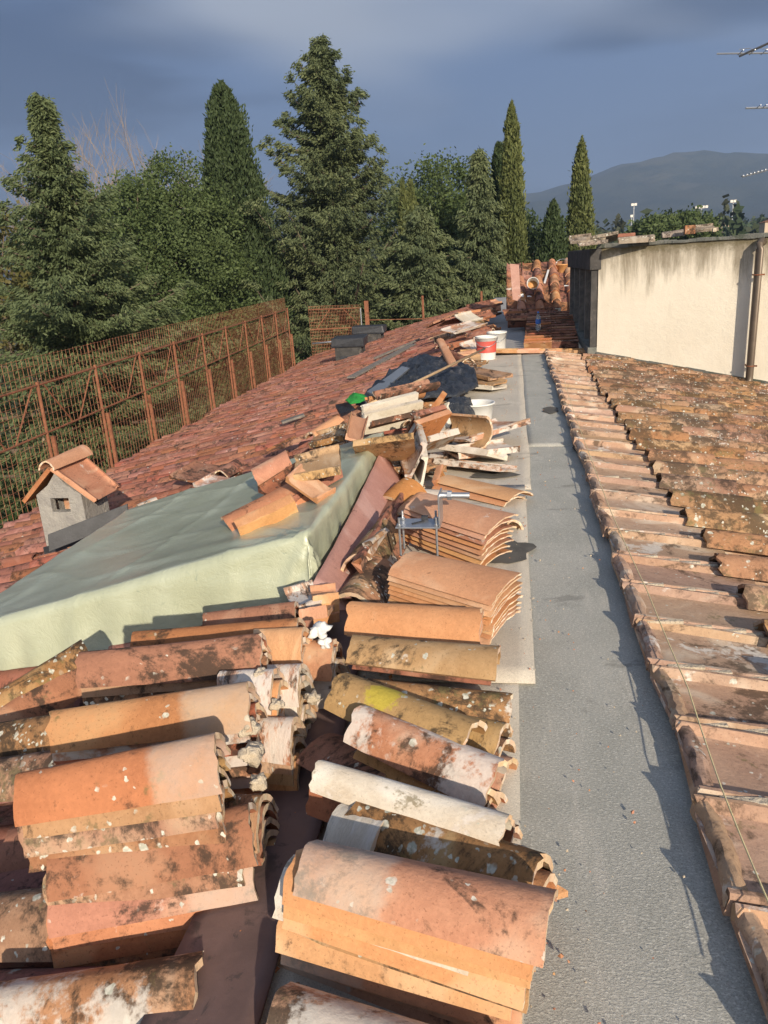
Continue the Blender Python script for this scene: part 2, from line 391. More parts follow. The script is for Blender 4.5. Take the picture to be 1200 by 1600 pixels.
# ------------------------------------------------------------------ tile shapes
def coppo_np(L=.47, w1=.075, w2=.095, h=.085, th=.014, na=7, nx=5, seed=0, rough=.004, chip=0.0):
    rnd = random.Random(seed); V = []; 
    ts = [(-1+2*i/(na-1)) for i in range(na)]
    def prof(t, w, hh):
        a = t*math.radians(82)
        return w*(.8*math.sin(a)/math.sin(math.radians(82))+.2*t), -hh*(.62*(1-math.cos(a))/(1-math.cos(math.radians(82)))+.38*abs(t)**1.35)
    e1 = [rnd.uniform(-rough, rough)*2.2 + (chip*rnd.random() if rnd.random() < .4 else 0) for _ in ts]
    e2 = [rnd.uniform(-rough, rough)*2.2 - (chip*rnd.random() if rnd.random() < .4 else 0) for _ in ts]
    bend = rnd.uniform(-.006, .006)
    for ix in range(nx):
        u = ix/(nx-1); w = w1+(w2-w1)*u; hh = h*(.88+.12*u)
        for side in (0, 1):
            for i, t in enumerate(ts):
                y, z = prof(t, w, hh)
                y2, z2 = prof(t+.02, w, hh); d = Vector((y2-y, z2-z)).normalized(); n = Vector((-d.y, d.x))
                if n.y < 0 and abs(t) < .6: n = -n
                x = (u-.5)*L + (e1[i] if ix == 0 else e2[i] if ix == nx-1 else 0)
                k = th*side
                V.append((x, y-n.x*k+bend*math.sin(PI*u), z-n.y*k+rnd.uniform(-rough, rough)*.35))
    Fc = []; st = 2*na
    for ix in range(nx-1):
        for i in range(na-1):
            a = ix*st+i; Fc.append((a, a+st, a+st+1, a+1))
            a = ix*st+na+i; Fc.append((a, a+1, a+st+1, a+st))
        for i, o in ((0, 0), (na-1, 1)):
            a = ix*st+i; b = ix*st+na+i
            Fc.append((a, b, b+st, a+st) if o == 0 else (a, a+st, b+st, b))
    for ix in (0, nx-1):
        for i in range(na-1):
            a = ix*st+i; b = a+na
            Fc.append((a, a+1, b+1, b) if ix == 0 else (a, b, b+1, a+1))
    return np.array(V), np.array(Fc)
def embrice_np(L=.43, w1=.145, w2=.168, rim=.045, th=.018, nx=4, seed=0, rough=.003, lip=False):
    rnd = random.Random(seed); V = []; 
    def prof(w):
        return [(-w, 0), (-w-.002, rim*.8), (-w+.006, rim), (-w+.018, rim), (-w+.026, rim*.7), (-w+.034, th*1.25), (-w+.055, th), (w-.055, th), (w-.034, th*1.25), (w-.026, rim*.7), (w-.018, rim), (w-.006, rim), (w+.002, rim*.8), (w, 0)]
    k = 14; ox = [rnd.uniform(-rough, rough)*2 for _ in range(2*k)]
    for ix in range(nx):
        u = ix/(nx-1)
        for i, (y, z) in enumerate(prof(w1+(w2-w1)*u)):
            V.append(((u-.5)*L+(ox[i] if ix == 0 else ox[k+i] if ix == nx-1 else 0), y+rnd.uniform(-rough, rough)*.6, z+rnd.uniform(-rough, rough)*.6))
    Fc = []
    for ix in range(nx-1):
        for i in range(k):
            j = (i+1) % k; a = ix*k+i; b = ix*k+j; Fc.append((a, b, b+k, a+k))
    for ix in (0, nx-1):                # ends, as quads down the profile
        o = ix*k
        q = [(0, 1, 5, 5), (1, 2, 4, 5), (2, 3, 4, 4), (0, 5, 6, 6), (0, 6, 7, 13), (7, 8, 13, 13), (8, 9, 12, 13), (9, 10, 11, 12)]
        for a in q:
            f = [o+i for i in a]; f = f if ix else f[::-1]; Fc.append(tuple(f))
    return np.array(V), np.array(Fc)
def lipped(seed):
    V, Fc = embrice_np(.52, .160, .169, .052, .018, 5, seed=seed, rough=.004)
    V = V.copy(); rnd = random.Random(seed)
    # a thick rounded lip closes the ridge end (the +x end) of the pan
    m = MB(); n = 12; prof = [(.0, .0), (.0, .030), (-.010, .044), (-.026, .046), (-.040, .034), (-.050, .014)]
    L = []
    for i in range(n+1):
        y = -.162+.324*i/n; b = .004*rnd.uniform(-1, 1)-.012*(1-(2*i/n-1)**2)
        for (px_, pz_) in prof: L.append((.262+px_+b, y, pz_+.002*rnd.uniform(-1, 1)))
    k = len(prof); Q = []
    for i in range(n):
        for j in range(k-1): a = i*k+j; Q.append((a, a+1, a+k+1, a+k))
    Q.append((0, 1, 2, 3)); Q.append((0, 3, 4, 5)); e = n*k; Q.append((e, e+3, e+2, e+1)); Q.append((e, e+5, e+4, e+3))
    o = len(V); return np.concatenate([V, np.array(L)]), np.concatenate([Fc, np.array(Q)+o])
def flat_mesh(name, VF, smooth=False):
    V, Fc = VF
    me = bpy.data.meshes.new(name)
    fs = []
    for f in Fc.tolist():
        g = []
        for i in f:
            if i not in g: g.append(i)
        fs.append(g)
    me.from_pydata(V.tolist(), [], fs)
    bm = bmesh.new(); bm.from_mesh(me); bmesh.ops.recalc_face_normals(bm, faces=bm.faces)
    for f in bm.faces: f.smooth = smooth
    if smooth:
        for e in bm.edges:
            if len(e.link_faces) == 2 and e.calc_face_angle(0) > .75: e.smooth = False
    bm.to_mesh(me); bm.free(); return me
COP = [flat_mesh('curved_tile_shape', coppo_np(seed=s, na=13, nx=8, rough=.0026, chip=.014 if s % 4 == 0 else .003), True) for s in range(8)]
COPW = [flat_mesh('wide_curved_tile_shape', coppo_np(.50, .095, .115, .060, .013, 13, 7, seed=20+s, rough=.0016), True) for s in range(3)]
EMB = [flat_mesh('flat_pan_tile_shape', embrice_np(seed=40+s, nx=6, rough=.004), True) for s in range(5)]
LOW = [flat_mesh('roof_cover_tile_shape', coppo_np(.45, .085, .105, .085, .016, 9, 3, seed=60+s, rough=.005, chip=.012), True) for s in range(6)]
LOWL = [flat_mesh('lipped_pan_tile_shape', lipped(90+s), True) for s in range(5)]
LOWE = [flat_mesh('roof_pan_tile_shape', embrice_np(.46, .160, .167, .050, .018, 4, seed=80+s, rough=.005), True) for s in range(5)]

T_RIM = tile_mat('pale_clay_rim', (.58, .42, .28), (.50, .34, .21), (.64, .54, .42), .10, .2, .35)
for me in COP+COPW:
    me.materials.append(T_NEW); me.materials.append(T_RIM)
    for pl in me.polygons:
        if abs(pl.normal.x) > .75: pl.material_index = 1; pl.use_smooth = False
def frame(P1, P2, roll=0.0):
    x = (P2-P1).normalized(); up = Vector((0, 0, 1)); y = up.cross(x).normalized(); z = x.cross(y)
    c, s = math.cos(roll), math.sin(roll); y2 = y*c+z*s; z2 = z*c-y*s
    return x, y2, z2
def place(name, me, P1, P2, roll, mat, L0, wid=1.0, hgt=1.0, stretch=True):
    x, y, z = frame(P1, P2, roll); o = link(name, me, mat)
    sx = (P2-P1).length/L0 if stretch else 1
    M = Matrix((x, y, z)).transposed().to_4x4(); M.translation = (P1+P2)/2
    o.matrix_world = M @ Matrix.Diagonal((sx, wid, hgt, 1)); return o
def place_child(par, name, me, P1, P2, roll, mat, L0, wid=1.0, hgt=1.0):
    o = place(name, me, P1, P2, roll, mat, L0, wid, hgt); M = o.matrix_basis.copy(); o.parent = par
    o.matrix_basis = Matrix.Translation(-par.location) @ M; return o
NLOOSE = [0]
def loose(kind, P1, P2, label, mat, roll=0.0, group=None, wid=1.0, hgt=1.0, cat='roof tile'):
    me, L0, nm = {'c': (random.choice(COP), .47, 'curved_roof_tile'), 'w': (random.choice(COPW), .50, 'curved_roof_tile'), 'e': (random.choice(EMB), .43, 'flat_roof_tile')}[kind]
    o = place(nm, me, P1, P2, roll, mat, L0, wid, hgt); tag(o, label, cat, group); NLOOSE[0] += 1; return o
ORD = ['topmost', 'second', 'third', 'fourth', 'fifth', 'sixth', 'seventh', 'eighth', 'ninth', 'tenth', 'eleventh', 'twelfth', 'thirteenth', 'fourteenth', 'fifteenth', 'sixteenth']
def stack(kind, P1, P2, n, pitch, mats, desc, top, drift=(0, 0), drift_fn=None, roll=0.0, jit=.008, wid=1.0, hgt=1.0, words=None):
    """a nested pile, top tile first"""
    for i in range(n):
        d = Vector((drift[0]*i, drift[1]*i, -pitch*i))
        if drift_fn: d += Vector(drift_fn(i))
        if i:
            d += Vector((random.uniform(-jit, jit), random.uniform(-jit, jit)*.6, 0))
        a = P1+d; b = P2+d
        if i:
            sk = random.uniform(-jit, jit)*1.0; a.y += sk; b.y -= sk
            b.x += random.uniform(-jit, jit)*1.0
        m = mats[min(i, len(mats)-1)] if i < 3 else random.choice(mats)
        lab = top if i == 0 else f"{ORD[i]} tile from the top of the {desc}"
        loose(kind, a, b, lab, m, roll+ (random.uniform(-.05, .05) if i else 0), f"tiles of the {desc}" if n > 1 else None, wid*random.uniform(.97, 1.03), hgt)

# ================================================================== GROUND AND DISTANCE
def azim(px, dist, py=395):
    d = ray(px, py); d = Vector((d.x, d.y, 0)).normalized(); return d*dist
def gz(x, y):
    r = math.hypot(x, y); return -9.2 + max(0, r-70)*.022 + (noise.noise(Vector((x*.004, y*.004, 0)))*3 if r > 120 else 0)
def terrain():
    V = []; Fc = []
    rads = [0, 8, 20, 40, 60, 80, 110, 150, 200, 280, 380, 520, 700, 950, 1300]; na = 72
    for r in rads:
        for k in range(na):
            a = 2*PI*k/na; x, y = r*math.cos(a), r*math.sin(a); V.append((x, y, gz(x, y) if r < 1000 else gz(x, y)-2))
    for i in range(len(rads)-1):
        for k in range(na):
            a = i*na+k; b = i*na+(k+1) % na; Fc.append((a, a+na, b+na, b))
    m, t = newmat('grass_and_soil'); v, _ = coords(t, False)
    col = t.mix(t.step(t.noise(v, .35, 6, .7), .4, .6), (.045, .06, .022), (.085, .075, .040))
    col = t.mix(t.step(t.noise(v, .012, 3, .5), .5, .6), col, (.10, .11, .055))
    finish(t, col, .95, t.noise(v, 3, 5, .7), .6, .15)
    o = link('ground', mesh_np('ground', V, Fc, True), m); tag(o, kind='structure')
    # hills: skyline surveyed by bearing
    sk = [(-900, 330), (-300, 325), (100, 322), (450, 318), (640, 312), (760, 306), (830, 302), (880, 290), (930, 272), (975, 256), (1020, 249), (1060, 246), (1100, 243), (1150, 247), (1200, 249), (1300, 240), (1500, 250), (2200, 235)]
    def sky_y(px):
        for (a, b), (c, d) in zip(sk, sk[1:]):
            if a <= px <= c: return b+(d-b)*(px-a)/(c-a)
        return 300
    V = []; Fc = []; cols = []
    pxs = [-900+i*16 for i in range(194)]
    D0, D1 = 1250, 2300; rows = 16
    for px in pxs:
        d = ray(px, sky_y(px)); el = d.z/math.hypot(d.x, d.y); dd = Vector((d.x, d.y, 0)).normalized()
        ztop = CH+el*D1
        for j in range(rows):
            u = j/(rows-1); r = D0+(D1-D0)*min(u*1.0, 1)
            p = dd*r; z0 = 12
            f = u**.9; hgt = z0+(ztop-z0)*f
            nz = noise.fractal(Vector((p.x*.0021, p.y*.0021, 3)), 1, 2, 4)*70*math.sin(PI*min(1, u))**.6
            ed = noise.fractal(Vector((p.x*.02, p.y*.02, 9)), 1, 2, 3)*4
            V.append((p.x, p.y, hgt+nz+ed*u))
        p = dd*(D1+900); V.append((p.x, p.y, -20))
    k = rows+1
    for i in range(len(pxs)-1):
        for j in range(rows): a = i*k+j; Fc.append((a, a+k, a+k+1, a+1))
    m, t = newmat('wooded_hillside'); v, _ = coords(t, False)
    col = t.mix(t.step(t.noise(v, .012, 6, .7), .42, .58), (.018, .028, .022), (.040, .046, .032))  # cloud shadow over the hills is put into these dark greens
    col = t.mix(t.step(t.noise(v, .005, 3, .5), .56, .62), col, (.065, .065, .045))
    finish(t, col, .98, t.noise(v, .08, 5, .7), 1, 6)
    tag(link('hills', mesh_np('hills', V, Fc, True), m), kind='structure')
terrain()

# leaf clouds -------------------------------------------------------
def quads(C, D, ln, wd, rs):
    """C centres, D unit directions; returns V,F of one bent quad per leaf"""
    n = len(C); r = rs.normal(size=(n, 3)); Sd = np.cross(D, r); Sd /= (np.linalg.norm(Sd, axis=1)[:, None]+1e-9)
    l = (ln*rs.uniform(.6, 1.3, n))[:, None]; w = (wd*rs.uniform(.7, 1.3, n))[:, None]
    V = np.empty((n, 4, 3)); V[:, 0] = C-D*l*.5; V[:, 1] = C+Sd*w*.5; V[:, 2] = C+D*l*.5; V[:, 3] = C-Sd*w*.5
    return V.reshape(-1, 3), np.arange(4*n).reshape(n, 4)
def unit(a): return a/(np.linalg.norm(a, axis=1)[:, None]+1e-9)
def finish_tree(kindname, label, mat, trunkmat, base, C, D, ln, wd, rs, trunk, group='trees behind the fence', leafparts='crown'):
    V, Fc = quads(C, D, ln, wd, rs)
    e = empty(kindname, base); tag(e, label, 'tree', group)
    link(leafparts, mesh_np(leafparts, V-np.array(base), Fc), mat, e, Vector(base))
    tb = MB()
    for pts, r in trunk: tb.tube([Vector(p)-Vector(base) for p in pts], r, 6)
    link('trunk', tb.mesh('trunk', smooth=True), trunkmat, e, Vector(base))
    return e
def conifer(base, H, Rf, label, mat, seed=1, nb=150, leaves=14, ln=.26, wd=.09, up=.35, droop=.5, clump=.28, bottom=.08, name='conifer_tree', gap=.0, spray=.34, lean=0, jit=.22, latw=.30):
    rs = np.random.RandomState(seed); base = Vector(base); Cs = []; Ds = []; trunk = []
    bx, by, bz = base; nseg = 10
    pts = [(bx+lean*(i/nseg)**2, by, bz+H*i/nseg) for i in range(nseg+1)]; trunk.append((pts, [max(.02, H*.017*(1-i/nseg)) for i in range(nseg+1)]))
    for b in range(nb):
        u = bottom+(1-bottom)*((b+rs.rand())/nb)**.92; az = b*2.399963+rs.uniform(-.4, .4)
        R = Rf(u, az)*rs.uniform(1-jit*1.3, 1+jit)
        if R < .12: R = .12
        rise = up*rs.uniform(.6, 1.4)
        ax = np.array([math.cos(az), math.sin(az), 0]); tz = bz+H*u
        s = np.arange(.12, 1.001, spray/max(R, .3)); s = s+rs.uniform(-.03, .03, len(s))
        if len(s) < 2: s = np.array([.4, .9])
        zz = -.12*R*s + rise*R*s**2.0
        cen = np.stack([bx+lean*u*u+ax[0]*R*s, by+ax[1]*R*s, tz+zz], 1)
        trunk.append(([tuple(cen[0]*0+np.array([bx+lean*u*u, by, tz])), tuple(cen[len(cen)//2]), tuple(cen[-1])], [.012*R+.015, .01*R+.01, .006]))
        lat = np.array([-ax[1], ax[0], 0])
        # side sprays, fan-shaped in plan
        m = 5
        off = rs.uniform(-1, 1, (len(s), m)); wspread = (.10+latw*(1-s)*np.minimum(1, s*3))*R+.10
        P = cen[:, None, :]+lat*(off*wspread[:, None])[..., None]+ax*(np.abs(off)*.12*R*rs.uniform(0, 1, off.shape))[..., None]
        P[..., 2] += rs.uniform(-.10, .10, off.shape)
        P = P.reshape(-1, 3); 
        dr = unit(ax+lat*off.reshape(-1, 1)*.8+np.array([0, 0, .1]))
        k = leaves
        Q = np.repeat(P, k, 0)+rs.normal(size=(len(P)*k, 3))*clump*np.array([.55, .55, .42]); Dq = np.repeat(dr, k, 0)+rs.normal(size=(len(P)*k, 3))*.45
        Dq[:, 2] -= droop; Cs.append(Q); Ds.append(unit(Dq))
    return finish_tree(name, label, mat, M_BARK, tuple(base), np.concatenate(Cs), np.concatenate(Ds), ln, wd, rs, trunk)
def cypress(base, H, Rf, label, mat, seed=1, n=26000, ln=.24, wd=.075, name='cypress_tree', lean=0, sub=1.0):
    rs = np.random.RandomState(seed); base = Vector(base)
    H = H-.65
    # upright plumes packed round the axis
    npl = int(340*sub); u = rs.rand(npl)**.8*.96+.02; az = rs.rand(npl)*2*PI
    R = np.array([Rf(a, b) for a, b in zip(u, az)]); rad = R*rs.uniform(.55, .97, npl)
    pl = np.stack([base.x+rad*np.cos(az)+lean*u*u, base.y+rad*np.sin(az), base.z+H*u], 1)
    k = n//npl; t = rs.rand(npl, k)
    hl = (.35+.045*H)*rs.uniform(.6, 1.3, npl)
    C = pl[:, None, :]+np.stack([rs.normal(size=(npl, k)), rs.normal(size=(npl, k)), np.zeros((npl, k))], 2)*(.10+.12*R)[:, None, None]*(1-.75*t)[..., None]
    C[..., 2] += (t-.35)*hl[:, None]*1.5
    C = C.reshape(-1, 3); D = rs.normal(size=C.shape)*.42; D[:, 2] += 1
    azr = np.repeat(az, k); D[:, 0] += np.cos(azr)*.35; D[:, 1] += np.sin(azr)*.35
    ht = base.z+H
    over = np.maximum(0, C[:, 2]-ht+.5); ax_ = np.array([base.x+lean, base.y]); sh = np.clip(1-over*.55, .04, 1)[:, None]; C[:, :2] = ax_+(C[:, :2]-ax_)*sh; C[:, 2] -= np.maximum(0, over-.5)*.5
    pts = [(base.x+lean*(i/6)**2, base.y, base.z+H*.95*i/6) for i in range(7)]
    tr = [(pts, [H*.012*(1-i/7) for i in range(7)])]
    for q in range(26):
        uu_ = rs.uniform(.1, .8); a = rs.rand()*2*PI; r_ = Rf(uu_, a)*.7; x0 = base.x+lean*uu_*uu_
        tr.append(([(x0, base.y, base.z+H*uu_), (x0+math.cos(a)*r_, base.y+math.sin(a)*r_, base.z+H*(uu_+.06))], [.04, .015]))
    return finish_tree(name, label, mat, M_BARK, tuple(base), C, unit(D), ln, wd, rs, tr)
def broadleaf(base, lobes, label, mat, seed=1, dens=9.0, k=34, ln=.13, wd=.09, clump=.32, name='holm_oak_tree', group='trees behind the fence', trunkmat=None):
    """lobes: (centre, radii) – clumps spread through the shell of each lobe"""
    rs = np.random.RandomState(seed); base = Vector(base); Cs = []; Ds = []; tr = []
    tr.append(([tuple(base), (base.x, base.y, base.z+2.5), tuple(Vector(lobes[0][0]))], [.28, .22, .08]))
    for (c, r) in lobes:
        c = np.array(c, float); r = np.array(r, float); n = int(dens*(r[0]*r[1]+r[0]*r[2]+r[1]*r[2])*1.35)
        d = unit(rs.normal(size=(n, 3))); rad = rs.uniform(.25, 1.0, n)**.32
        bump = np.array([1+.42*noise.noise(Vector(q*2.3+c*.1))+.12*noise.noise(Vector(q*6.1)) for q in d])
        P = c+d*r*(rad*bump)[:, None]
        Q = np.repeat(P, k, 0)+rs.normal(size=(n*k, 3))*clump*.55
        Dq = np.repeat(d, k, 0)*.5+rs.normal(size=(n*k, 3))*.8; Cs.append(Q); Ds.append(unit(Dq))
        tr.append(([(base.x, base.y, base.z+2.2), tuple((c+np.array(base))/2+np.array([0, 0, 1.2])), tuple(c)], [.16, .10, .05]))
        for q in range(7):
            e = c+unit(rs.normal(size=(1, 3)))[0]*r*.75; tr.append(([tuple(c), tuple(e)], [.05, .015]))
    return finish_tree(name, label, mat, trunkmat or M_BARK, tuple(base), np.concatenate(Cs), np.concatenate(Ds), ln, wd, rs, tr, group)
def bare(base, H, label, seed, mat=None, spread=.5, depth=5, r0=.16, group='bare trees behind the evergreens'):
    rnd = random.Random(seed); tb = MB(); base = Vector(base)
    def grow(p, d, L, r, k):
        q = p+d*L; mid = (p+q)/2+Vector((rnd.uniform(-1, 1), rnd.uniform(-1, 1), rnd.uniform(-.3, .3)))*L*.07
        tb.tube([p-base, mid-base, q-base], [r, r*.82, r*.62], 4, False)
        if k == 0: return
        for j in range(rnd.choice((2, 3, 3))):
            nd = (d+Vector((rnd.uniform(-1, 1), rnd.uniform(-1, 1), rnd.uniform(-.25, .7)))*spread).normalized()
            grow(q if j else p+(q-p)*rnd.uniform(.6, 1), nd, L*rnd.uniform(.62, .86), r*.6, k-1)
    grow(base, Vector((rnd.uniform(-.08, .08), 0, 1)).normalized(), H*.30, r0, depth)
    o = link('bare_tree', tb.mesh('bare_tree'), mat or M_PALEBARK, None, base); tag(o, label, 'tree', group)

GZ = -9.2
def tpos(px, dist, py=395):
    p = azim(px, dist, py); return (p.x, p.y, gz(p.x, p.y)-.1)
def topz(px, py, dist):
    d = ray(px, py); return CH+d.z/math.hypot(d.x, d.y)*dist
def cone(R, sh=.85, j=.22, ph=0.0, tip=.02):
    return lambda u, a: R*(max(0, 1-u)**sh)*(1+j*math.sin(3*a+9*u+ph)*math.sin(17*u+ph))+tip

# T1 big green conifer at the left
p = tpos(62, 24, 155); H = topz(62, 155, 24)-p[2]
def c1(u, a): return 5.9*(1-u)**1.0*(1+.16*math.sin(4*a+11*u))+.1
conifer(p, H, c1, 'tall bright green conifer nearest the left edge of the photo', F_CEDAR, 3, 280, 20, .15, .046, .30, .60, .125, .14, spray=.27, jit=.42, latw=.17)
def lobe(px, py, dist, rx, rz=None, ry=None):
    d = ray(px, py); h = math.hypot(d.x, d.y); c = CAM+d*(dist/h); return ((c.x, c.y, c.z), (rx, ry or rx, rz or rx))
b = tpos(262, 34)
broadleaf(b, [lobe(268, 318, 34, 1.7, 1.7), lobe(215, 355, 33, 2.0, 1.9), lobe(300, 365, 34, 2.0, 2.0), lobe(258, 420, 32, 2.6, 2.4), lobe(330, 430, 34, 1.7, 2.0), lobe(290, 500, 33, 2.6, 2.2), lobe(205, 470, 33, 2.2, 2.2)], 'round dark holm oak between the left conifer and the broad cypress', F_OAK, 11, 7, 80, .125, .08, .36)
b = tpos(180, 36)
broadleaf(b, [lobe(188, 350, 36, 1.9, 1.7), lobe(150, 400, 36, 2.4, 2.4), lobe(185, 460, 35, 2.6, 2.8)], 'dark evergreen oak half hidden behind the left conifer', F_OAK, 12, 6.5, 66, .14, .09, .38)
b = tpos(215, 30)
broadleaf(b, [lobe(215, 470, 30, 2.2, 2.2), lobe(255, 540, 29, 2.2, 2.0), lobe(190, 560, 28, 1.8, 1.8)], 'low leafy oak between the conifer and the rusty fence', F_OAK, 13, 8, 70, .12, .08, .32)
b = tpos(350, 36)
broadleaf(b, [lobe(345, 440, 37, 2.2, 2.4), lobe(350, 510, 36, 2.0, 2.2)], 'leafy oak covering the foot of the broad cypress', F_OAK, 17, 7.5, 70, .13, .08, .36)
b = tpos(-12, 30)
broadleaf(b, [lobe(-12, 420, 30, 1.7, 2.0), lobe(0, 460, 29, 1.6, 2.8)], 'yellowish tree cut off by the left edge of the photo', F_GOLD, 14, 8, 26, .18, .12, .34, name='yellowish_tree')
# T3 broad dark cypress
p = tpos(343, 36, 116); H = topz(343, 116, 36)-p[2]
def c3(u, a):
    v = 1-u
    return min(2.95*v**.56, 2.1)*(1+.08*math.sin(5*a+6*u))+.02
cypress(p, H, c3, 'broad dark cypress rising behind the middle of the fence', F_CYP, 21, 70000, .22, .07, sub=1.9)
# T4 great conifer, ragged outline
p = tpos(500, 38, 66); H = topz(500, 66, 38)-p[2]
def c4(u, a):
    v = 1-u
    r = 5.2*v**.74*(1+.30*math.sin(3*a+13*u)*math.sin(7*u*3+a)+.12*math.sin(29*u))
    if u > .62: r *= .92
    return r+.12
conifer(p, H, c4, 'tallest ragged conifer with upswept branches in the centre', F_CEDAR2, 5, 360, 20, .20, .058, .55, .62, .155, .06, spray=.31, jit=.50, latw=.17)
p = tpos(655, 35, 330); H = topz(655, 330, 35)-p[2]
conifer(p, H, lambda u, a: 3.6*(1-u)**.6*(1+.22*math.sin(4*a+9*u))+.1, 'shorter rounded conifer leaning out to the right of the tallest one', F_CEDAR2, 6, 190, 18, .20, .06, .2, .7, .19, .1, spray=.36)
p = tpos(435, 42)
broadleaf(p, [lobe(440, 400, 44, 2.2, 2.6), lobe(452, 450, 42, 2.4, 3.2)], 'grey green tree in the gap right of the broad cypress', F_CEDAR2, 15, 8, 24, .18, .12, .32, name='evergreen_tree')
# T5 far broadleaf behind
p = tpos(685, 50)
broadleaf(p, [lobe(690, 320, 50, 3.0, 2.6), lobe(660, 370, 50, 3.2, 3.0), lobe(715, 400, 48, 2.4, 3.6)], 'rounded green tree behind and between the conifers', F_OAK, 16, 4.5, 70, .20, .13, .62, name='evergreen_tree')
for i, (px, py) in enumerate(((628, 272), (640, 268))):
    p = tpos(px, 44+i, py); H = topz(px, py, 44+i)-p[2]
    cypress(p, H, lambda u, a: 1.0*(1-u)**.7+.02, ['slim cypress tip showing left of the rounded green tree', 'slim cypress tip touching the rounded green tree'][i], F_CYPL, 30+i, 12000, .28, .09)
# T6 drooping conifer
p = tpos(748, 37, 238); H = topz(748, 238, 37)-p[2]
conifer(p, H, lambda u, a: 3.0*(1-u)**.8*(1+.25*math.sin(4*a+15*u))+.1, 'drooping grey green conifer left of the tall slim cypress', F_CEDAR2, 7, 200, 15, .21, .06, .1, 1.1, .18, .06, spray=.36)
# T7 cypresses
p = tpos(780, 41, 210); H = topz(780, 210, 41)-p[2]
cypress(p, H, lambda u, a: min(1.0, 1.5*(1-u)**.5)*.85+.02, 'dark blunt cypress tucked behind the tall slim cypress', F_CYP, 33, 16000, .26, .09)
p = tpos(799, 38, 150); H = topz(799, 150, 38)-p[2]
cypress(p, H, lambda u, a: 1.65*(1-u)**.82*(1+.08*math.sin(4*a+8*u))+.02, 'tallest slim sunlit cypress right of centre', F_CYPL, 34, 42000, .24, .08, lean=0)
p = tpos(865, 37, 300); H = topz(865, 300, 37)-p[2]
cypress(p, H, lambda u, a: min(1.15, 1.9*(1-u)**.7)+.02, 'short pointed cypress between the two slim ones', F_CYP, 35, 20000, .23, .08)
p = tpos(909, 40, 205); H = topz(909, 205, 40)-p[2]
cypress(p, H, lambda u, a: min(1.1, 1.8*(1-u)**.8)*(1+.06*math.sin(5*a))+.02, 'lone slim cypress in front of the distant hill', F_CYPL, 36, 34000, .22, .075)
# hedge foliage below the horizon behind the ridge end
for i, (px, py, dd, r) in enumerate(((700, 470, 41, 1.8), (745, 440, 44, 2.2), (850, 420, 46, 2.4), (820, 400, 48, 2.0))):
    b = tpos(px, dd); broadleaf(b, [lobe(px, py, dd, r, r*1.2), lobe(px+10, py+60, dd, r, r)], ['leafy shrubby tree at the far end of the ridge', 'dark shrubby tree under the drooping conifer', 'low bushy tree between the cypress feet', 'small bushy tree behind the slim cypress'][i], F_CYP, 40+i, 6, 22, .24, .16, .36, name='bushy_tree')
# bare trees behind
for i, (px, py, dd, sc) in enumerate(((12, 232, 46, .62), (80, 250, 48, .6), (205, 240, 44, .55), (243, 244, 45, .55), (160, 262, 47, .6), (296, 262, 50, .55), (446, 300, 55, .6))):
    p = tpos(px, dd); H = topz(px, py, dd)-p[2]
    bare((p[0], p[1], p[2]), H*1.0, ['bare brown tree against the sky at the left edge', 'bare tree behind the top of the left conifer', 'pale bare branches above the holm oak', 'pale sunlit bare tree right of the broken branches', 'thin bare tree between conifer and oak', 'small bare tree next to the broad cypress', 'bare reddish tree between broad cypress and tallest conifer'][i], 50+i, None, sc, 6, .13)
# undergrowth beyond the fence: nobody could count it
def undergrowth():
    rs = np.random.RandomState(9); Cs = []; Ds = []
    for i in range(2600):
        y = rs.uniform(6, 42); x = rs.uniform(-17, -8.4) if y < 32 else rs.uniform(-14, 6)
        top = -9+rs.uniform(1.0, 4.2)+(max(0, -x-9)*.35)
        c = np.array([x, y, rs.uniform(-8.8, top)]); k = 34
        Cs.append(c+rs.normal(size=(k, 3))*.42); Ds.append(unit(rs.normal(size=(k, 3))))
    V, Fc = quads(np.concatenate(Cs), np.concatenate(Ds), .20, .13, rs)
    o = link('undergrowth', mesh_np('undergrowth', V, Fc), F_BUSH); tag(o, 'dark tangled undergrowth in the ditch below the fence', 'undergrowth', kind='stuff')
undergrowth()
def distant_wood():
    rs = np.random.RandomState(19); Cs = []; Ds = []; S_ = []
    for i in range(1500):
        px = rs.uniform(380, 1420); dd = rs.uniform(150, 620)**1.0
        p = azim(px, dd); z0 = gz(p.x, p.y); h = rs.uniform(5, 12)*(1.2 if rs.rand() < .2 else 1)
        k = 70; r = rs.uniform(2.0, 4.5)
        if rs.rand() < .22: r = 1.2; h *= 1.35
        c = np.array([p.x, p.y, z0+h*.55]); q = unit(rs.normal(size=(k, 3)))*np.array([r, r, h*.5])*rs.uniform(.6, 1, (k, 1))
        Cs.append(c+q); Ds.append(unit(rs.normal(size=(k, 3))+np.array([0, 0, .3])))
    V, Fc = quads(np.concatenate(Cs), np.concatenate(Ds), 1.9, 1.3, rs)
    o = link('distant_wood', mesh_np('distant_wood', V, Fc), F_FAR); tag(o, 'dark belt of far trees below the hill', 'wood', kind='stuff')
distant_wood()
b = tpos(1052, 75)
broadleaf(b, [lobe(1050, 358, 75, 3.3, 1.2), lobe(1030, 363, 74, 2.2, .9), lobe(1078, 362, 76, 2.4, 1.0)], 'umbrella pine crown showing just over the cream building', F_OAK, 61, 7, 26, .38, .22, .5, name='umbrella_pine', group=None)
for i, px in enumerate((955, 968)):
    p = tpos(px, 90+8*i); bare(p, topz(px, 362, 90+8*i)-p[2], ['reddish bare tree right of the lone cypress', 'reddish bare tree left of the umbrella pine'][i], 70+i, M_PALEBARK, .6, 5, .2, 'bare trees in the distance')

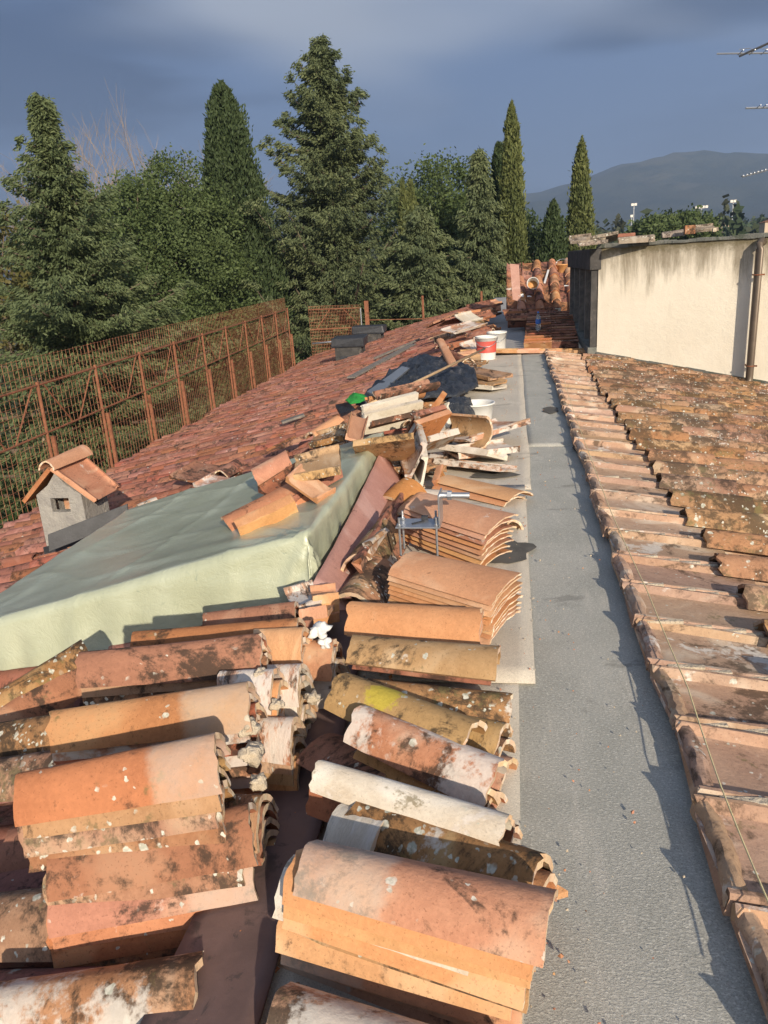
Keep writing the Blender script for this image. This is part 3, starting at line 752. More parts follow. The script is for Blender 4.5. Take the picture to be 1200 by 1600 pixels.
# houses and floodlight masts far off
def far_house(px, py, dist, w, h, label):
    p = azim(px, dist); z = topz(px, py, dist); e = empty('distant_house', (p.x, p.y, z-h)); tag(e, label, 'house', 'distant houses among the trees')
    m = MB(); m.box((0, 0, h/2-2), (w, w*.8, h+4)); m.build('wall', M_HOUSE, e, loc=Vector(e.location))
    r = MB(); r.poly([(-w*.55, -w*.45, h), (w*.55, -w*.45, h), (0, 0, h+w*.22)]); r.poly([(w*.55, -w*.45, h), (w*.55, w*.45, h), (0, 0, h+w*.22)]); r.poly([(w*.55, w*.45, h), (-w*.55, w*.45, h), (0, 0, h+w*.22)]); r.poly([(-w*.55, w*.45, h), (-w*.55, -w*.45, h), (0, 0, h+w*.22)])
    r.build('roof', T_RED, e, loc=Vector(e.location))
    for k in range(3):
        q = MB(); q.box((-w*.3+k*w*.3, -w*.4-.03, h*.55), (w*.1, .08, h*.3)); q.build('window', M_DARKHOLE, e, loc=Vector(e.location))
far_house(1206, 347, 120, 3, 4.2, 'peach coloured house at the right edge above the roof')
far_house(1125, 352, 300, 6, 4, 'distant house between the floodlight masts')
def mast(px, ptop, dist, label, heads=3):
    p = azim(px, dist); zt = topz(px, ptop, dist); zb = gz(p.x, p.y); e = empty('floodlight_mast', (p.x, p.y, zb)); tag(e, label, 'floodlight', 'floodlight masts far off')
    L = Vector(e.location); s = dist/1200
    m = MB(); m.tube([(0, 0, 0), (0, 0, zt-zb)], [.9*s*1.0, .7*s], 6); m.build('pole', M_POLE, e, loc=L)
    for k in range(heads):
        q = MB(); q.box(((k-(heads-1)/2)*4.2*s, -.5*s, zt-zb-1.5*s), (3.4*s, 1.2*s, 3.2*s)); q.build('lamp_head', M_LAMP, e, loc=L)
mast(988, 318, 330, 'floodlight mast nearest the lone cypress with small head', 2)
mast(1092, 322, 240, 'floodlight mast with a cluster of bright pinkish lamps', 4)
mast(1140, 313, 260, 'slim floodlight mast right of the bright cluster', 2)
mast(985, 336, 200, 'short lamp post behind the roof shards', 1)

hz = MB(); hz.box((0, 600, 150), (5200, 7000, 340)); hm, ht = newmat('storm_haze')
hv = ht.n('ShaderNodeVolumePrincipled'); hv.inputs['Color'].default_value = (.52, .70, 1.0, 1); hv.inputs['Density'].default_value = .00043; hv.inputs['Anisotropy'].default_value = .2
ho = ht.n('ShaderNodeOutputMaterial'); ht.put(ho.inputs['Volume'], hv)
ho = hz.build('haze', hm); tag(ho, kind='stuff')

# ================================================================== THE BUILDING UNDER US
BLD = empty('tiled_roof_building', (0, 6, -9)); tag(BLD, 'long tiled building whose ridge and two slopes fill the picture', 'building')
B0 = Vector(BLD.location)
def eave(y): return -6.15-.065*(y-9)
m = MB()
m.v = [(-6.0, -6, -9.4), (3.9, -6, -9.4), (3.9, 30.4, -9.4), (-7.3, 30.4, -9.4), (-6.0, -6, ZL(-6)-.22), (3.9, -6, ZR(4.2)-.22), (3.9, 30.4, ZR(4.2)-.22), (-7.3, 30.4, ZL(-7.3)-.22), (-.7, -6, -.2), (.45, -6, -.2), (-.7, 30.4, -.2), (.45, 30.4, -.2)]
m.f = [[0, 1, 5, 9, 8, 4], [1, 2, 6, 5], [2, 3, 7, 10, 11, 6], [3, 0, 4, 7], [4, 8, 10, 7], [5, 6, 11, 9], [8, 9, 11, 10]]
m.build('outer_wall', M_BODY, BLD, loc=Vector((0, 0, 0)))

def sheet(name, x0, x1, y0, y1, z, mat, parent, th=.004, amp=.004, zf=None, nx=None, ny=None, wob=.004):
    nx = nx or max(2, int((x1-x0)/.06)); ny = ny or max(2, int((y1-y0)/.12)); V = []; Fc = []
    for j in range(ny+1):
        for i in range(nx+1):
            x = x0+(x1-x0)*i/nx; y = y0+(y1-y0)*j/ny
            if i in (0, nx): x += noise.noise(Vector((x*3, y*1.3, z*9)))*wob
            if j in (0, ny): y += noise.noise(Vector((x*4, y, 5)))*wob
            zz = (zf(x, y) if zf else z)+noise.noise(Vector((x*2.2, y*1.1, 1)))*amp+noise.noise(Vector((x*7, y*6, 4)))*amp*.25
            V.append((x, y, zz+ (z if zf else 0)))
    n = len(V); V += [(a, b, c-max(th, .004)*1.0) for a, b, c in V]
    for j in range(ny):
        for i in range(nx): a = j*(nx+1)+i; Fc.append((a, a+1, a+nx+2, a+nx+1)); Fc.append((n+a, n+a+nx+1, n+a+nx+2, n+a+1))
    for i in range(nx): Fc.append((i, n+i, n+i+1, i+1)); a = ny*(nx+1)+i; Fc.append((a, a+1, n+a+1, n+a))
    for j in range(ny): a = j*(nx+1); b = a+nx+1; Fc.append((a, b, n+b, n+a)); a += nx; b += nx; Fc.append((a, n+a, n+b, b))
    me = mesh_np(name, V, Fc, True)
    return link(name, me, mat, parent, Vector((0, 0, 0)))
sh = sheet('ridge_membrane', -.72, .60, -2, 12.0, 0, M_MEM, BLD)
sheet('lap_sheet', -.68, .005, -.5, 2.45, .0065, M_MEM2, sh)
sheet('lap_sheet', -.70, .062, 2.36, 4.82, .0130, M_MEM2, sh)
sheet('lap_sheet', -.71, .105, 4.74, 12.0, .0068, M_MEM2, sh, wob=.012)
stain = simple('damp_dark_patch', (.085, .08, .072), (.13, .12, .105), 9, .8, .6, .003)
def blot(px, py, rx, ry, z, seed):
    c = at(px, py, z); m = MB(); pts = []
    for k in range(26):
        a = 2*PI*k/26; q = 1+.45*noise.noise(Vector((math.cos(a)*1.6, math.sin(a)*1.6, seed)))
        pts.append((c.x+math.cos(a)*rx*q, c.y+math.sin(a)*ry*q, z))
    m.poly(pts, .002); m.build('damp_patch', stain, sh, loc=Vector((0, 0, 0)))
blot(790, 860, .13, .17, .0195, 2)
blot(770, 742, .17, .07, .0190, 5)
sheet('lap_sheet', .085, .60, 5.9, 12.0, .0042, M_MEM, sh)
blot(905, 700, .05, .10, .0155, 9)
blot(860, 640, .07, .16, .0118, 12)
# left slope base, right slope base
m = MB(); m.poly([(-.72, -3, ZL(-.72)-.06), (-.72, 30.2, ZL(-.72)-.06), (-7.4, 30.2, ZL(-7.4)-.06), (-5.5, -3, ZL(-5.5)-.06)], .1, Vector((0, 0, 1)))
LR = m.build('left_roof_slope', T_LROOF, BLD, loc=Vector((0, 0, 0)))
m = MB(); m.poly([(.60, -2, ZR(.60)-.045), (4.4, -2, ZR(4.4)-.045), (4.4, 13, ZR(4.4)-.045), (.60, 13, ZR(.60)-.045)], .1, Vector((0, 0, 1)))
RR = m.build('right_roof_slope', T_RPAN, BLD, loc=Vector((0, 0, 0)))

def field(entries, meshes, meshnp, L0, name, stuffname, mat, parent, limit, mg=170):
    """entries: (P1,P2) axis; the ones that show largest are parts, the rest one joined part"""
    off = Vector((0, 0, 0))
    par = parent
    while par is not None: off += par.location; par = par.parent
    entries = [e for e in entries if inview((e[0]+e[1])/2, mg)]
    entries.sort(key=lambda e: ((e[0]+e[1])/2-CAM).length)
    for (a, b, roll) in entries[:limit]:
        x, y, z = frame(a, b, roll); o = link(name, random.choice(meshes), mat); o.parent = parent
        M = Matrix((x, y, z)).transposed().to_4x4(); M.translation = (a+b)/2-off
        M = M @ Matrix.Diagonal(((b-a).length/L0, random.uniform(.94, 1.05), random.uniform(.92, 1.06), 1)); o.matrix_basis = M
    rest = entries[limit:]
    if rest:
        V0, F0 = meshnp; Vs = []; Fs = []; n = 0
        for (a, b, roll) in rest:
            x, y, z = frame(a, b, roll); R = np.array((x, y, z)); s = np.array([(b-a).length/L0, random.uniform(.95, 1.05), random.uniform(.95, 1.05)])
            Vs.append((V0*s) @ R+np.array((a+b)/2)); Fs.append(F0+n); n += len(V0)
        Vs = np.concatenate(Vs); Fs = np.concatenate(Fs)
        fs = [list(dict.fromkeys(f)) for f in Fs.tolist()]
        me = bpy.data.meshes.new(stuffname); me.from_pydata(Vs.tolist(), [], fs); me.update()
        for pl in me.polygons: pl.use_smooth = False
        o = link(stuffname, me, mat, parent, Vector((0, 0, 0))); o['kind'] = 'stuff'

# right slope: one full row of pans along the membrane, covers from the second course down
ents = []; R3 = random.Random(5); PY0 = 1.73-.34*5
def jz(s=.006): return R3.uniform(-s, s)
npan = int((11.6-PY0)/.34)+1
rows = []
for k in range(npan):
    yc = PY0+.34*k+.17
    xs = .478+R3.uniform(-.012, .012); x1 = .98+R3.uniform(-.02, .03); sk = R3.uniform(-.008, .008)
    a = Vector((xs, yc+sk, ZR(xs)+.012)); b = Vector((x1, yc-sk, ZR(x1)+.002+.022)); rows.append((b, a, jz(.02)))
field(rows, LOWL, None, .46, 'pan_tile', 'pan_tiles', T_RPAN, RR, 60, 900)
for r_ in range(1, 8):
    for k in range(npan):
        yc = PY0+.34*k+.17; xa = .485+.41*r_; a = Vector((xa, yc, ZR(xa)-.002+.012)); b = Vector((xa+.46, yc, ZR(xa+.46)+.004-.002)); ents.append((b, a, jz(.02)))
def wall_y(x): return 11.42-(x-1.17)*.53
ents = [e for e in ents if e[0].y < wall_y(max(e[0].x, 1.17))+.1]
field(ents, LOWE, embrice_np(.46, .160, .167, .050, .018, 2, seed=3), .46, 'pan_tile', 'pan_tiles', T_RPAN, RR, 130)
ents = []
for k in range(npan+1):
    yc = PY0+.34*k; x = .895+R3.uniform(-.02, .02); c = 0
    if yc > 11.45: continue
    if yc > 9: x += .03*(yc-9)
    while x < 4.3:
        L = .45; a = Vector((x+L, yc+jz(.012), ZR(x+L)+.155+jz(.004))); b = Vector((x, yc+jz(.012), ZR(x)+.135+jz(.004)))
        if yc < wall_y(max(x, 1.17))-.03: ents.append((b, a, jz(.10)))
        x += .335+R3.uniform(-.03, .03); c += 1
field(ents, LOW, coppo_np(.45, .085, .105, .085, .016, 7, 2, seed=3), .45, 'cover_tile', 'cover_tiles', T_RROOF, RR, 290)
# lime mortar bedding dabs along the open pan joints
mort = MB()
for k in range(1, npan):
    yc = PY0+.34*k
    for j in range(4):
        x = .56+j*.10+R3.uniform(-.02, .02); mort.box((x, yc+jz(.004), ZR(x)+.060), (R3.uniform(.09, .14), R3.uniform(.016, .028), R3.uniform(.006, .014)))
mort.build('mortar_joint', M_MORTAR, RR, bevel=.004, loc=Vector((0, 0, 0)), jit=.004)['kind'] = 'stuff'

# left slope
ents = []; pans = []
yk = -.5; k = 0
while yk < 30.1:
    x = -.78+R3.uniform(-.05, .05)
    while x > eave(yk)+.1:
        L = .45; x2 = x-L
        a = Vector((x, yk+jz(.014), ZL(x)+.075+jz(.006))); b = Vector((x2, yk+jz(.03), ZL(x2)+.098+jz(.012)))
        if not (-2.9 < x-.2 < -1.0 and 3.25 < yk < 5.3) and not (-4.3 < x-.2 < -3.85 and 6.0 < yk < 6.5): ents.append((a, b, jz(.09)))
        x -= .36+R3.uniform(-.03, .03)
    x = -.74
    while x > eave(yk)+.1:
        x2 = x-.46; a = Vector((x, yk+.17, ZL(x)-.02)); b = Vector((x2, yk+.17, ZL(x2)-.006)); pans.append((a, b, jz(.02))); x -= .40
    yk += .325; k += 1
field(ents, LOW, coppo_np(.45, .085, .105, .085, .018, 7, 2, seed=4), .45, 'cover_tile', 'cover_tiles', T_LROOF, LR, 290)
field(pans, LOWE, embrice_np(.46, .152, .157, .045, .018, 2, seed=3), .46, 'pan_tile', 'pan_tiles', T_LROOF, LR, 0)
# @@PART2
# ================================================================== CREAM BUILDING ON THE RIGHT
A0 = Vector((1.17, 11.5, 0)); WD = Vector((math.cos(math.radians(28)), -math.sin(math.radians(28)), 0)); WN = Vector((WD.y, -WD.x, 0))*1.0
if WN.y > 0: WN = -WN
CB = empty('cream_building', (A0.x, A0.y, 0)); tag(CB, 'cream stuccoed building with stained top standing on the right roof slope', 'building')
RW = Matrix((WD, -WN, Vector((0, 0, 1)))).transposed()      # local x along wall, y into the building
def wloc(u, v, z): return A0+WD*u-WN*v+Vector((0, 0, z))
TOPZ = 1.56
WL = 6.0
def addlocal(mb, name, mat, par, bevel=0, smooth=False):
    me = mb.mesh(name, bevel, smooth); o = link(name, me, mat); o.parent = par
    o.matrix_basis = RW.to_4x4(); return o
# front wall (cut along the roof slope at its foot)
def slope_z(u): p = wloc(u, 0, 0); return ZR(p.x)
def walltop(u): return 1.46+.00*u
m = MB(); pts = []
n = 24
for i in range(n+1): u = WL*i/n; pts.append((u, 0, slope_z(u)-.25))
for i in range(n, -1, -1): u = WL*i/n; pts.append((u, 0, walltop(u)+.012*math.sin(u*9)+.01*noise.noise(Vector((u*5, 0, 0)))))
m.poly(pts, .22, Vector((0, -1, 0)))
WALL = addlocal(m, 'stucco_wall', M_STUCCO, CB)
m = MB()
for i in range(n):
    u0 = WL*i/n; u1 = WL*(i+1)/n
    m.beam((u0, -.012, slope_z(u0)+.10), (u1, -.012, slope_z(u1)+.10), .03, .10+.02*noise.noise(Vector((i*.7, 0, 0))))
addlocal(m, 'base_upstand', M_CONC, CB)
# dark flank with slats, seen edge-on along the ridge
AD = Vector((-.012, 1, 0)).normalized()
def fl(v, o, z): return (AD*v+Vector((-1, 0, 0))*o) + Vector((0, 0, z))
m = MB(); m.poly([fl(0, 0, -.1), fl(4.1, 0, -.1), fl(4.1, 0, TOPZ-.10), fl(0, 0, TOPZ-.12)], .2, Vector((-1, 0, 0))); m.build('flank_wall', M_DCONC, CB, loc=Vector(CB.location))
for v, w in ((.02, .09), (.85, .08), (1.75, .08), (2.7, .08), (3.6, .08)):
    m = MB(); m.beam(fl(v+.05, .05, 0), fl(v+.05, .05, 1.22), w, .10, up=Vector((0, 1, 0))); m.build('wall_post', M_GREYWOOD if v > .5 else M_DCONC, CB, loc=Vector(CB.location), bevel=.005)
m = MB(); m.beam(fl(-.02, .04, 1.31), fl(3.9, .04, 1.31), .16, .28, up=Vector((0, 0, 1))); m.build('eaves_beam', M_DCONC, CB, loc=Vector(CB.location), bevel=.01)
m = MB(); m.beam(fl(.0, .06, .04), fl(4.0, .06, .24), .14, .14); m.build('flank_kerb', M_CONC, CB, loc=Vector(CB.location), bevel=.02)
m = MB(); m.box((WL/2-.02, 2.26, 1.462), (WL+.04, 4.55, .03)); RS = addlocal(m, 'roof_slab', M_CONC, CB, .01)
m = MB()
for i in range(60):
    u = i*.1+.05; m.box((u, .06+.02*noise.noise(Vector((u*3, 1, 0))), 1.472+.018*noise.noise(Vector((u*4, 0, 0)))), (.104, .18, .045+.03*noise.noise(Vector((u*2.3, 5, 0)))))
addlocal(m, 'mossy_coping', M_CONC, CB, .006)
# downpipe
px_u = None
best = 9
for i in range(600):
    u = i*.01; q = proj(wloc(u, -.12, .3))
    if abs(q[0]-1176) < best: best = abs(q[0]-1176); px_u = u
zb = slope_z(px_u)+.05
m = MB(); m.tube([(px_u+.0, -.0, 1.40), (px_u, -.06, 1.405), (px_u, -.115, 1.37), (px_u, -.13, 1.31), (px_u, -.13, zb+.16), (px_u-.0, -.13, zb+.08), (px_u+.03, -.15, zb+.03), (px_u+.10, -.17, zb+.0)], .047, 12)
DP = addlocal(m, 'downpipe', M_PIPE, CB, 0, True)
for z in (1.02, zb+.28):
    m = MB(); m.tube([(px_u+.053*math.cos(a), -.13+.053*math.sin(a), z) for a in [k*PI/6 for k in range(13)]], .008, 5, False); m.beam((px_u-.09, -.0, z), (px_u-.05, -.13, z), .012); m.box((px_u+.065, -.13, z), (.03, .02, .018))
    o = link('pipe_clip', m.mesh('pipe_clip'), M_RUST); o.parent = DP
# odds and ends on its roof (each its own thing)
def onroof(kind, px1, py1, px2, py2, y, label, mat, roll=0, wid=1):
    a = aty(px1, py1, y); b = aty(px2, py2, y); return loose(kind, a, b, label, mat, roll, 'loose tiles on the cream building roof', wid)
onroof('e', 903, 384, 948, 378, 11.2, 'flat tile hanging over the dark corner of the cream building', T_GREYT, .1)
onroof('e', 915, 380, 965, 371, 11.6, 'pale flat tile leaning on another at the building corner', T_GREYT, -.25)
onroof('e', 890, 377, 925, 374, 12.4, 'dark flat tile at the far left corner of the cream building roof', T_GREYT, .3)
onroof('c', 966, 371, 1022, 366, 11.1, 'mossy curved tile lying along the wall top', T_GREYT, .1)
onroof('c', 1034, 363, 1068, 358, 11.6, 'dark curved tile lying on the roof before the brick', T_GREYT)
onroof('e', 1078, 361, 1118, 357, 11.8, 'dark flat tile right of the brick on the wall top', T_GREYT, .2)
onroof('e', 935, 373, 990, 369, 12.6, 'row of thin dark tile edges behind the mossy curved tile', T_RED, .0)
c = aty(1077, 364, 11.3); m = MB(); m.box((0, 0, .04), (.13, .10, .11)); o = m.build('brick', T_RED, None, .004, loc=c); tag(o, 'upright reddish brick standing on the wall top', 'brick')
c = aty(1116, 362, 11.5); m = MB(); m.box((0, 0, .02), (.05, .05, .05)); o = m.build('mortar_lump', M_MORTAR, None, .012, loc=c); tag(o, 'small white lump of mortar on the wall top', 'rubble')
# aerial, mast just outside the right edge of the picture
mp = aty(1204, 350, 12.4); AE = empty('tv_aerial', (mp.x, mp.y, 1.5)); tag(AE, 'television aerial with three arms cut off by the right edge', 'aerial')
m = MB(); m.tube([(0, 0, 0), (-.0, 0, 3.3)], .02, 8); m.build('mast', M_GALV, AE, loc=Vector(AE.location))
def aep(px, py): return aty(px, py, 12.4)-Vector((mp.x, mp.y, 0))
for (a, b, r) in (((1120, 84), (1212, 84), .011), ((1165, 169), (1212, 168), .014), ((1160, 276), (1212, 262), .016)):
    P = aep(*a); Q = aep(*b); Q.x = max(Q.x, 0); P.z -= 1.5; Q.z -= 1.5
    m = MB(); m.tube([P, Q], r, 6); bo = m.build('boom', M_GALV, AE, loc=Vector(AE.location))
    N = 9 if a[1] > 200 else 4
    for k in range(N):
        t = k/(N) if a[1] > 200 else .35+k*.17; c = P.lerp(Q, t); hl = .05 if a[1] > 200 else .14
        q = MB(); q.tube([c+Vector((0, -hl, .012)), c+Vector((0, hl, .012))], .006, 5)
        if a[1] < 100: q.tube([c+Vector((-.02, 0, .05)), c+Vector((.12, 0, .05))], .005, 5)
        o = link('element', q.mesh('element'), M_GALV); o.parent = bo
m = MB(); P = aep(1155, 88); Q = aep(1200, 68); P.z -= 1.5; Q.z -= 1.5; m.tube([P, Q], .016, 6); m.build('dipole', M_DARKMEM, AE, loc=Vector(AE.location))

# ================================================================== FAR END OF THE RIDGE
far_dark = sheet('far_membrane', -.70, .22, 12.06, 30, 0, M_MEM3, BLD, zf=lambda x, y: .03+.02*(y-12)*0, ny=60)
# tile edging across the ridge at 12 m
ents = []
for i in range(4):
    x = -.28+i*.33; P = Vector((x, 12.02-.03*i, .045-.012*i)); Q = Vector((x+.34, 12.0-.03*i, .035-.012*i))
    loose('e', P, Q, [f'{["leftmost", "second", "third", "rightmost"][i]} flat tile of the row edging the membrane at its far end'][0], random.choice((T_OCHRE, T_NEW)), .05, 'edging tiles across the ridge', .5)
# flat tiles stood on edge, two ranks
for c_ in range(2):
    for i in range(13):
        y = 12.35+i*.27; z = .03+.068*(y-12); x = .16+c_*.40+ .01*i
        P = Vector((x, y, z+.01)); Q = Vector((x+.42, y-.05, z+.0))
        loose('e', P, Q, f'{["nearest", "second", "third", "fourth", "fifth", "sixth", "seventh", "eighth", "ninth", "tenth", "eleventh", "twelfth", "farthest"][i]} tile on edge in the {"left" if c_ == 0 else "right"} rank beyond the membrane', random.choice((T_RED, T_ORANGE, T_RED)), -1.05, f'{"left" if c_ == 0 else "right"} rank of tiles on edge', .55)
for i in range(5):
    P = Vector((-.1-.02*i, 15.7+.13*i, .22+.035*i)); Q = Vector((.95+.0*i, 15.25+.16*i, .22+.035*i)); 
    loose('e', P, P.lerp(Q, .42), f'{["lowest", "second", "third", "fourth", "top"][i]} tile of the low pile left of the water bottle', T_RED, -.2, 'low pile left of the water bottle', .8)
    loose('e', P.lerp(Q, .45), P.lerp(Q, .9), f'{["lowest", "second", "third", "fourth", "top"][i]} tile of the low pile right of the water bottle', T_RED, -.2, 'low pile right of the water bottle', .8)
# rear roof piece facing us
RB = empty('rear_roof', (.6, 16.6, .3)); tag(RB, 'short raised tiled roof with orange cover rows at the ridge end', 'roof')
RL = Vector(RB.location); SL = .40
def rz(y): return .30+SL*(y-16.5)
m = MB(); m.poly([(-.12, 16.45, .22), (1.5, 16.45, .22), (1.5, 18.9, rz(18.9)-.08), (-.12, 18.9, rz(18.9)-.08)], .3, Vector((0, 0, 1))); m.build('roof_deck', T_RED, RB, loc=Vector((0, 0, 0)))
m = MB(); m.box((.69, 18.97, .1), (1.62, .12, 1.9)); m.build('end_wall', M_BODY, RB, loc=Vector((0, 0, 0)))
random.seed(11)
for c_ in range(5):
    for r_ in range(6):
        y = 16.42+r_*.40; x = .02+c_*.345; P = Vector((x, y, rz(y)-.02)); Q = Vector((x, y+.46, rz(y+.46)-.005))
        place_child(RB, 'pan_tile', random.choice(LOWE), Q, P, jz(.03), T_RED, .46)
for c_ in range(5):
    for r_ in range(6):
        if c_ == 0 and r_ > 3: continue
        y = 16.36+r_*.385; x = .20+c_*.34 if c_ else .17; P = Vector((x+jz(.01), y, rz(y)+.165)); Q = Vector((x+jz(.01), y+.45, rz(y+.45)+.14))
        place_child(RB, 'cover_tile', random.choice(LOW), Q, P, jz(.08), random.choice((T_ORANGE, T_ORANGE, T_RED, T_NEW)), .45, .95, 1.05)
m = MB()
for c_ in range(1, 5):
    x = .20+c_*.34 if c_ else .17; m.box((x, 16.33, rz(16.33)+.09), (.13, .08, .12))
m.build('mortar_plug', M_MORTAR, RB, bevel=.02, loc=Vector((0, 0, 0)), jit=.01)['kind'] = 'stuff'

def lathe_obj(name, c, prof, mat, parent=None, seg=24, M=None, smooth=True):
    m = MB(); m.lathe((0, 0, 0), prof, seg, M); return link(name, m.mesh(name, smooth=smooth), mat, parent, Vector(c))
def bucket(c, r, h, label, mat, inside=M_DARKHOLE, fill=.7, handle=True, band=None, M=None, group=None, inside_col=None):
    e = empty('bucket', c); tag(e, label, 'bucket', group); c = Vector(c)
    body = lathe_obj('body', c, [(0, 0), (r*.82, 0), (r*.84, .01), (r*.98, h*.93), (r*1.05, h*.93), (r*1.05, h*.96), (r*1.0, h*.965), (r*1.05, h*.98), (r*1.04, h), (r*.97, h), (r*.93, h*.9), (r*.86, h*fill)], mat, e, 28, M)
    lathe_obj('contents', c, [(0, h*fill), (r*.87, h*fill), (r*.87, h*fill-.004), (0, h*fill-.004)], inside, e, 24, M)
    if band is not None: lathe_obj('label_band', c, [(r*.905, h*.32), (r*.968, h*.80), (r*.972, h*.80), (r*.909, h*.32)], band, e, 28, M)
    if handle:
        m = MB(); pts = []
        for k in range(13):
            a = PI*k/12; p = Vector((math.cos(a)*r*1.06, math.sin(a)*r*.5*.6, h*.95+math.sin(a)*r*.85 if handle == 'up' else h*.93-math.sin(a)*h*.35)); 
            if handle != 'up': p.y = -abs(math.sin(a))*r*1.12
            pts.append(M @ p if M is not None else p)
        m.tube(pts, .005, 5); link('handle', m.mesh('handle', smooth=True), M_GALV, e, c)
    return e
# things on the rear roof
RXm = Matrix.Rotation(math.radians(98), 3, 'X')
pb = aty(832, 446, 17.3)
bucket((pb.x, pb.y-.05, pb.z-.02), .12, .30, 'small white bucket lying on its side showing an orange inside', M_WHITEPL, M_ORANGEPL, .25, False, None, Matrix.Rotation(math.radians(75), 3, 'X'))
pb = aty(879, 436, 18.4)
bucket((pb.x, pb.y, pb.z), .145, .32, 'dirty orange bucket with wire handle at the top of the rear roof', M_ORANGEPL, M_DARKHOLE, .7, 'up')
# white boarding, timber and plastic offcuts at the rear roof
a = aty(797, 412, 16.4); b = aty(811, 414, 16.4); c = aty(814, 472, 16.2); d = aty(801, 468, 16.2)
m = MB(); m.poly([a, b, c, d], .03, Vector((0, -1, 0))); o = m.build('white_board', T_PINK); tag(o, 'tall pale lilac board propped at the left end of the rear roof', 'board')
o = MB(); o.beam(aty(889, 420, 18.2), aty(898, 462, 17.1), .07, .05); o = o.build('timber_post', M_WOOD, bevel=.004); tag(o, 'pale timber leaning beside the orange bucket', 'timber')
o = MB(); o.beam(aty(857, 422, 18.3), aty(851, 442, 17.6), .04, .02); o = o.build('white_strip', M_WHITEPL); tag(o, 'thin white strip standing between two cover rows', 'strip')
def scrap(px, py, y, s, label, mat, seed):
    p = aty(px, py, y); m = MB(); R = random.Random(seed); pts = []
    k = 7
    for i in range(k):
        a = 2*PI*i/k; q = s*R.uniform(.5, 1.1); pts.append((math.cos(a)*q, math.sin(a)*q*.6, R.uniform(-.2, .35)*s))
    for i in range(k): m.poly([(0, 0, s*.25), pts[i], pts[(i+1) % k]], .004)
    o = m.build('plastic_scrap', mat, loc=p); tag(o, label, 'scrap')
scrap(812, 462, 16.3, .13, 'crumpled white plastic scrap below the tall board', M_WHITEPL, 1)
scrap(796, 452, 16.3, .10, 'pinkish torn scrap at the far left of the rear roof', T_LIMEY, 2)
scrap(885, 447, 17.2, .08, 'small white scrap under the orange bucket', M_WHITEPL, 3)
scrap(828, 463, 16.6, .06, 'tiny white scrap between two orange cover rows', M_WHITEPL, 4)
# water bottle
def glassmat():
    m, t = newmat('clear_plastic'); p = t.n('ShaderNodeBsdfPrincipled'); p.inputs['Base Color'].default_value = (.75, .82, .88, 1); p.inputs['Roughness'].default_value = .15; p.inputs['Transmission Weight'].default_value = .75; p.inputs['IOR'].default_value = 1.3
    o = t.n('ShaderNodeOutputMaterial'); t.put(o.inputs[0], p); return m
M_CLEAR = glassmat(); M_BLUE = simple('blue_label', (.05, .16, .55), (.08, .2, .6), 9, .5)
c = aty(841, 518, 13.4); WBt = empty('water_bottle', c); tag(WBt, 'clear water bottle with blue cap and label standing on the tile ranks', 'bottle')
lathe_obj('body', c, [(0, 0), (.040, 0), (.043, .02), (.041, .09), (.043, .10), (.043, .20), (.036, .24), (.015, .285), (.014, .30), (0, .30)], M_CLEAR, WBt, 16)
lathe_obj('cap', c, [(0, .30), (.017, .30), (.017, .325), (0, .325)], M_BLUE, WBt, 12)
lathe_obj('label', c, [(.0445, .13), (.0445, .20)], M_BLUE, WBt, 16)

# ================================================================== PILES ON THE RIDGE (near to far)
random.seed(3)
def P_(px, py, z): return at(px, py, z)
FL = -.02
def pile(kind, p1, p2, z, n, pitch, mats, desc, top, drift=(0, 0), dz=0, **k):
    stack(kind, P_(p1[0], p1[1], z-dz), P_(p2[0], p2[1], z), n, pitch, mats, desc, top, drift, **k)
# A big orange pile
pile('w', (478, 1322), (862, 1408), .325, 9, .033, [T_BANDL, T_NEW, T_NEW, T_OCHRE, T_ORANGE], 'bright orange pile at the bottom of the photo', 'large clean orange tile on top of the pile at the bottom of the photo', (-.005, .0055), hgt=1.10, wid=.72, jit=.015, drift_fn=lambda i: (-.025 if i else 0, 0, -.0))
loose('c', P_(446, 1345, .25), P_(446, 1345, .25)+Vector((.40, -.08, .02)), 'grey limed tile end peeping out left of the bright orange pile', T_WHITE)
loose('w', P_(432, 1552, .15), P_(780, 1668, .15), 'mottled tile cut off by the bottom edge right of the metal strip', T_LIMEY, 0, None, .7, 1.1)
for i in range(3): loose('w', P_(422, 1580, .115-.035*i), P_(780, 1690, .115-.035*i), f'{["upper", "middle", "lowest"][i]} red tile under the mottled one at the bottom edge', T_RED, 0, 'red tiles at the bottom edge', .7, 1.1)
# C lichened with broken point
loose('c', P_(548, 1250, .255), P_(842, 1350, .235), 'heavily lichened brown tile with a pale mortared left end', T_LICHEN, .0, None, 1.15, 1.2)
loose('c', P_(528, 1258, .245), P_(600, 1284, .245), 'short mortar covered tile collar at the left of the lichened tile', T_WHITE, 0, None, 1.3, 1.35)
loose('c', P_(560, 1270, .205), P_(850, 1378, .185), 'tile nested under the heavily lichened brown one', T_ORANGE, 0, None, 1.1, 1.2)
m = MB(); q = [P_(800, 1340, .075), P_(888, 1392, .09), P_(848, 1404, .05), P_(800, 1400, .05)]; m.poly(q, .016, Vector((0, 0, 1))); o = m.build('tile_shard', T_NEW, jit=.002); tag(o, 'pointed orange tile shard sticking out onto the membrane', 'shard')
loose('c', P_(560, 1270, .05), P_(830, 1350, .05), 'red tile at the bottom beneath the lichened one', T_RED)
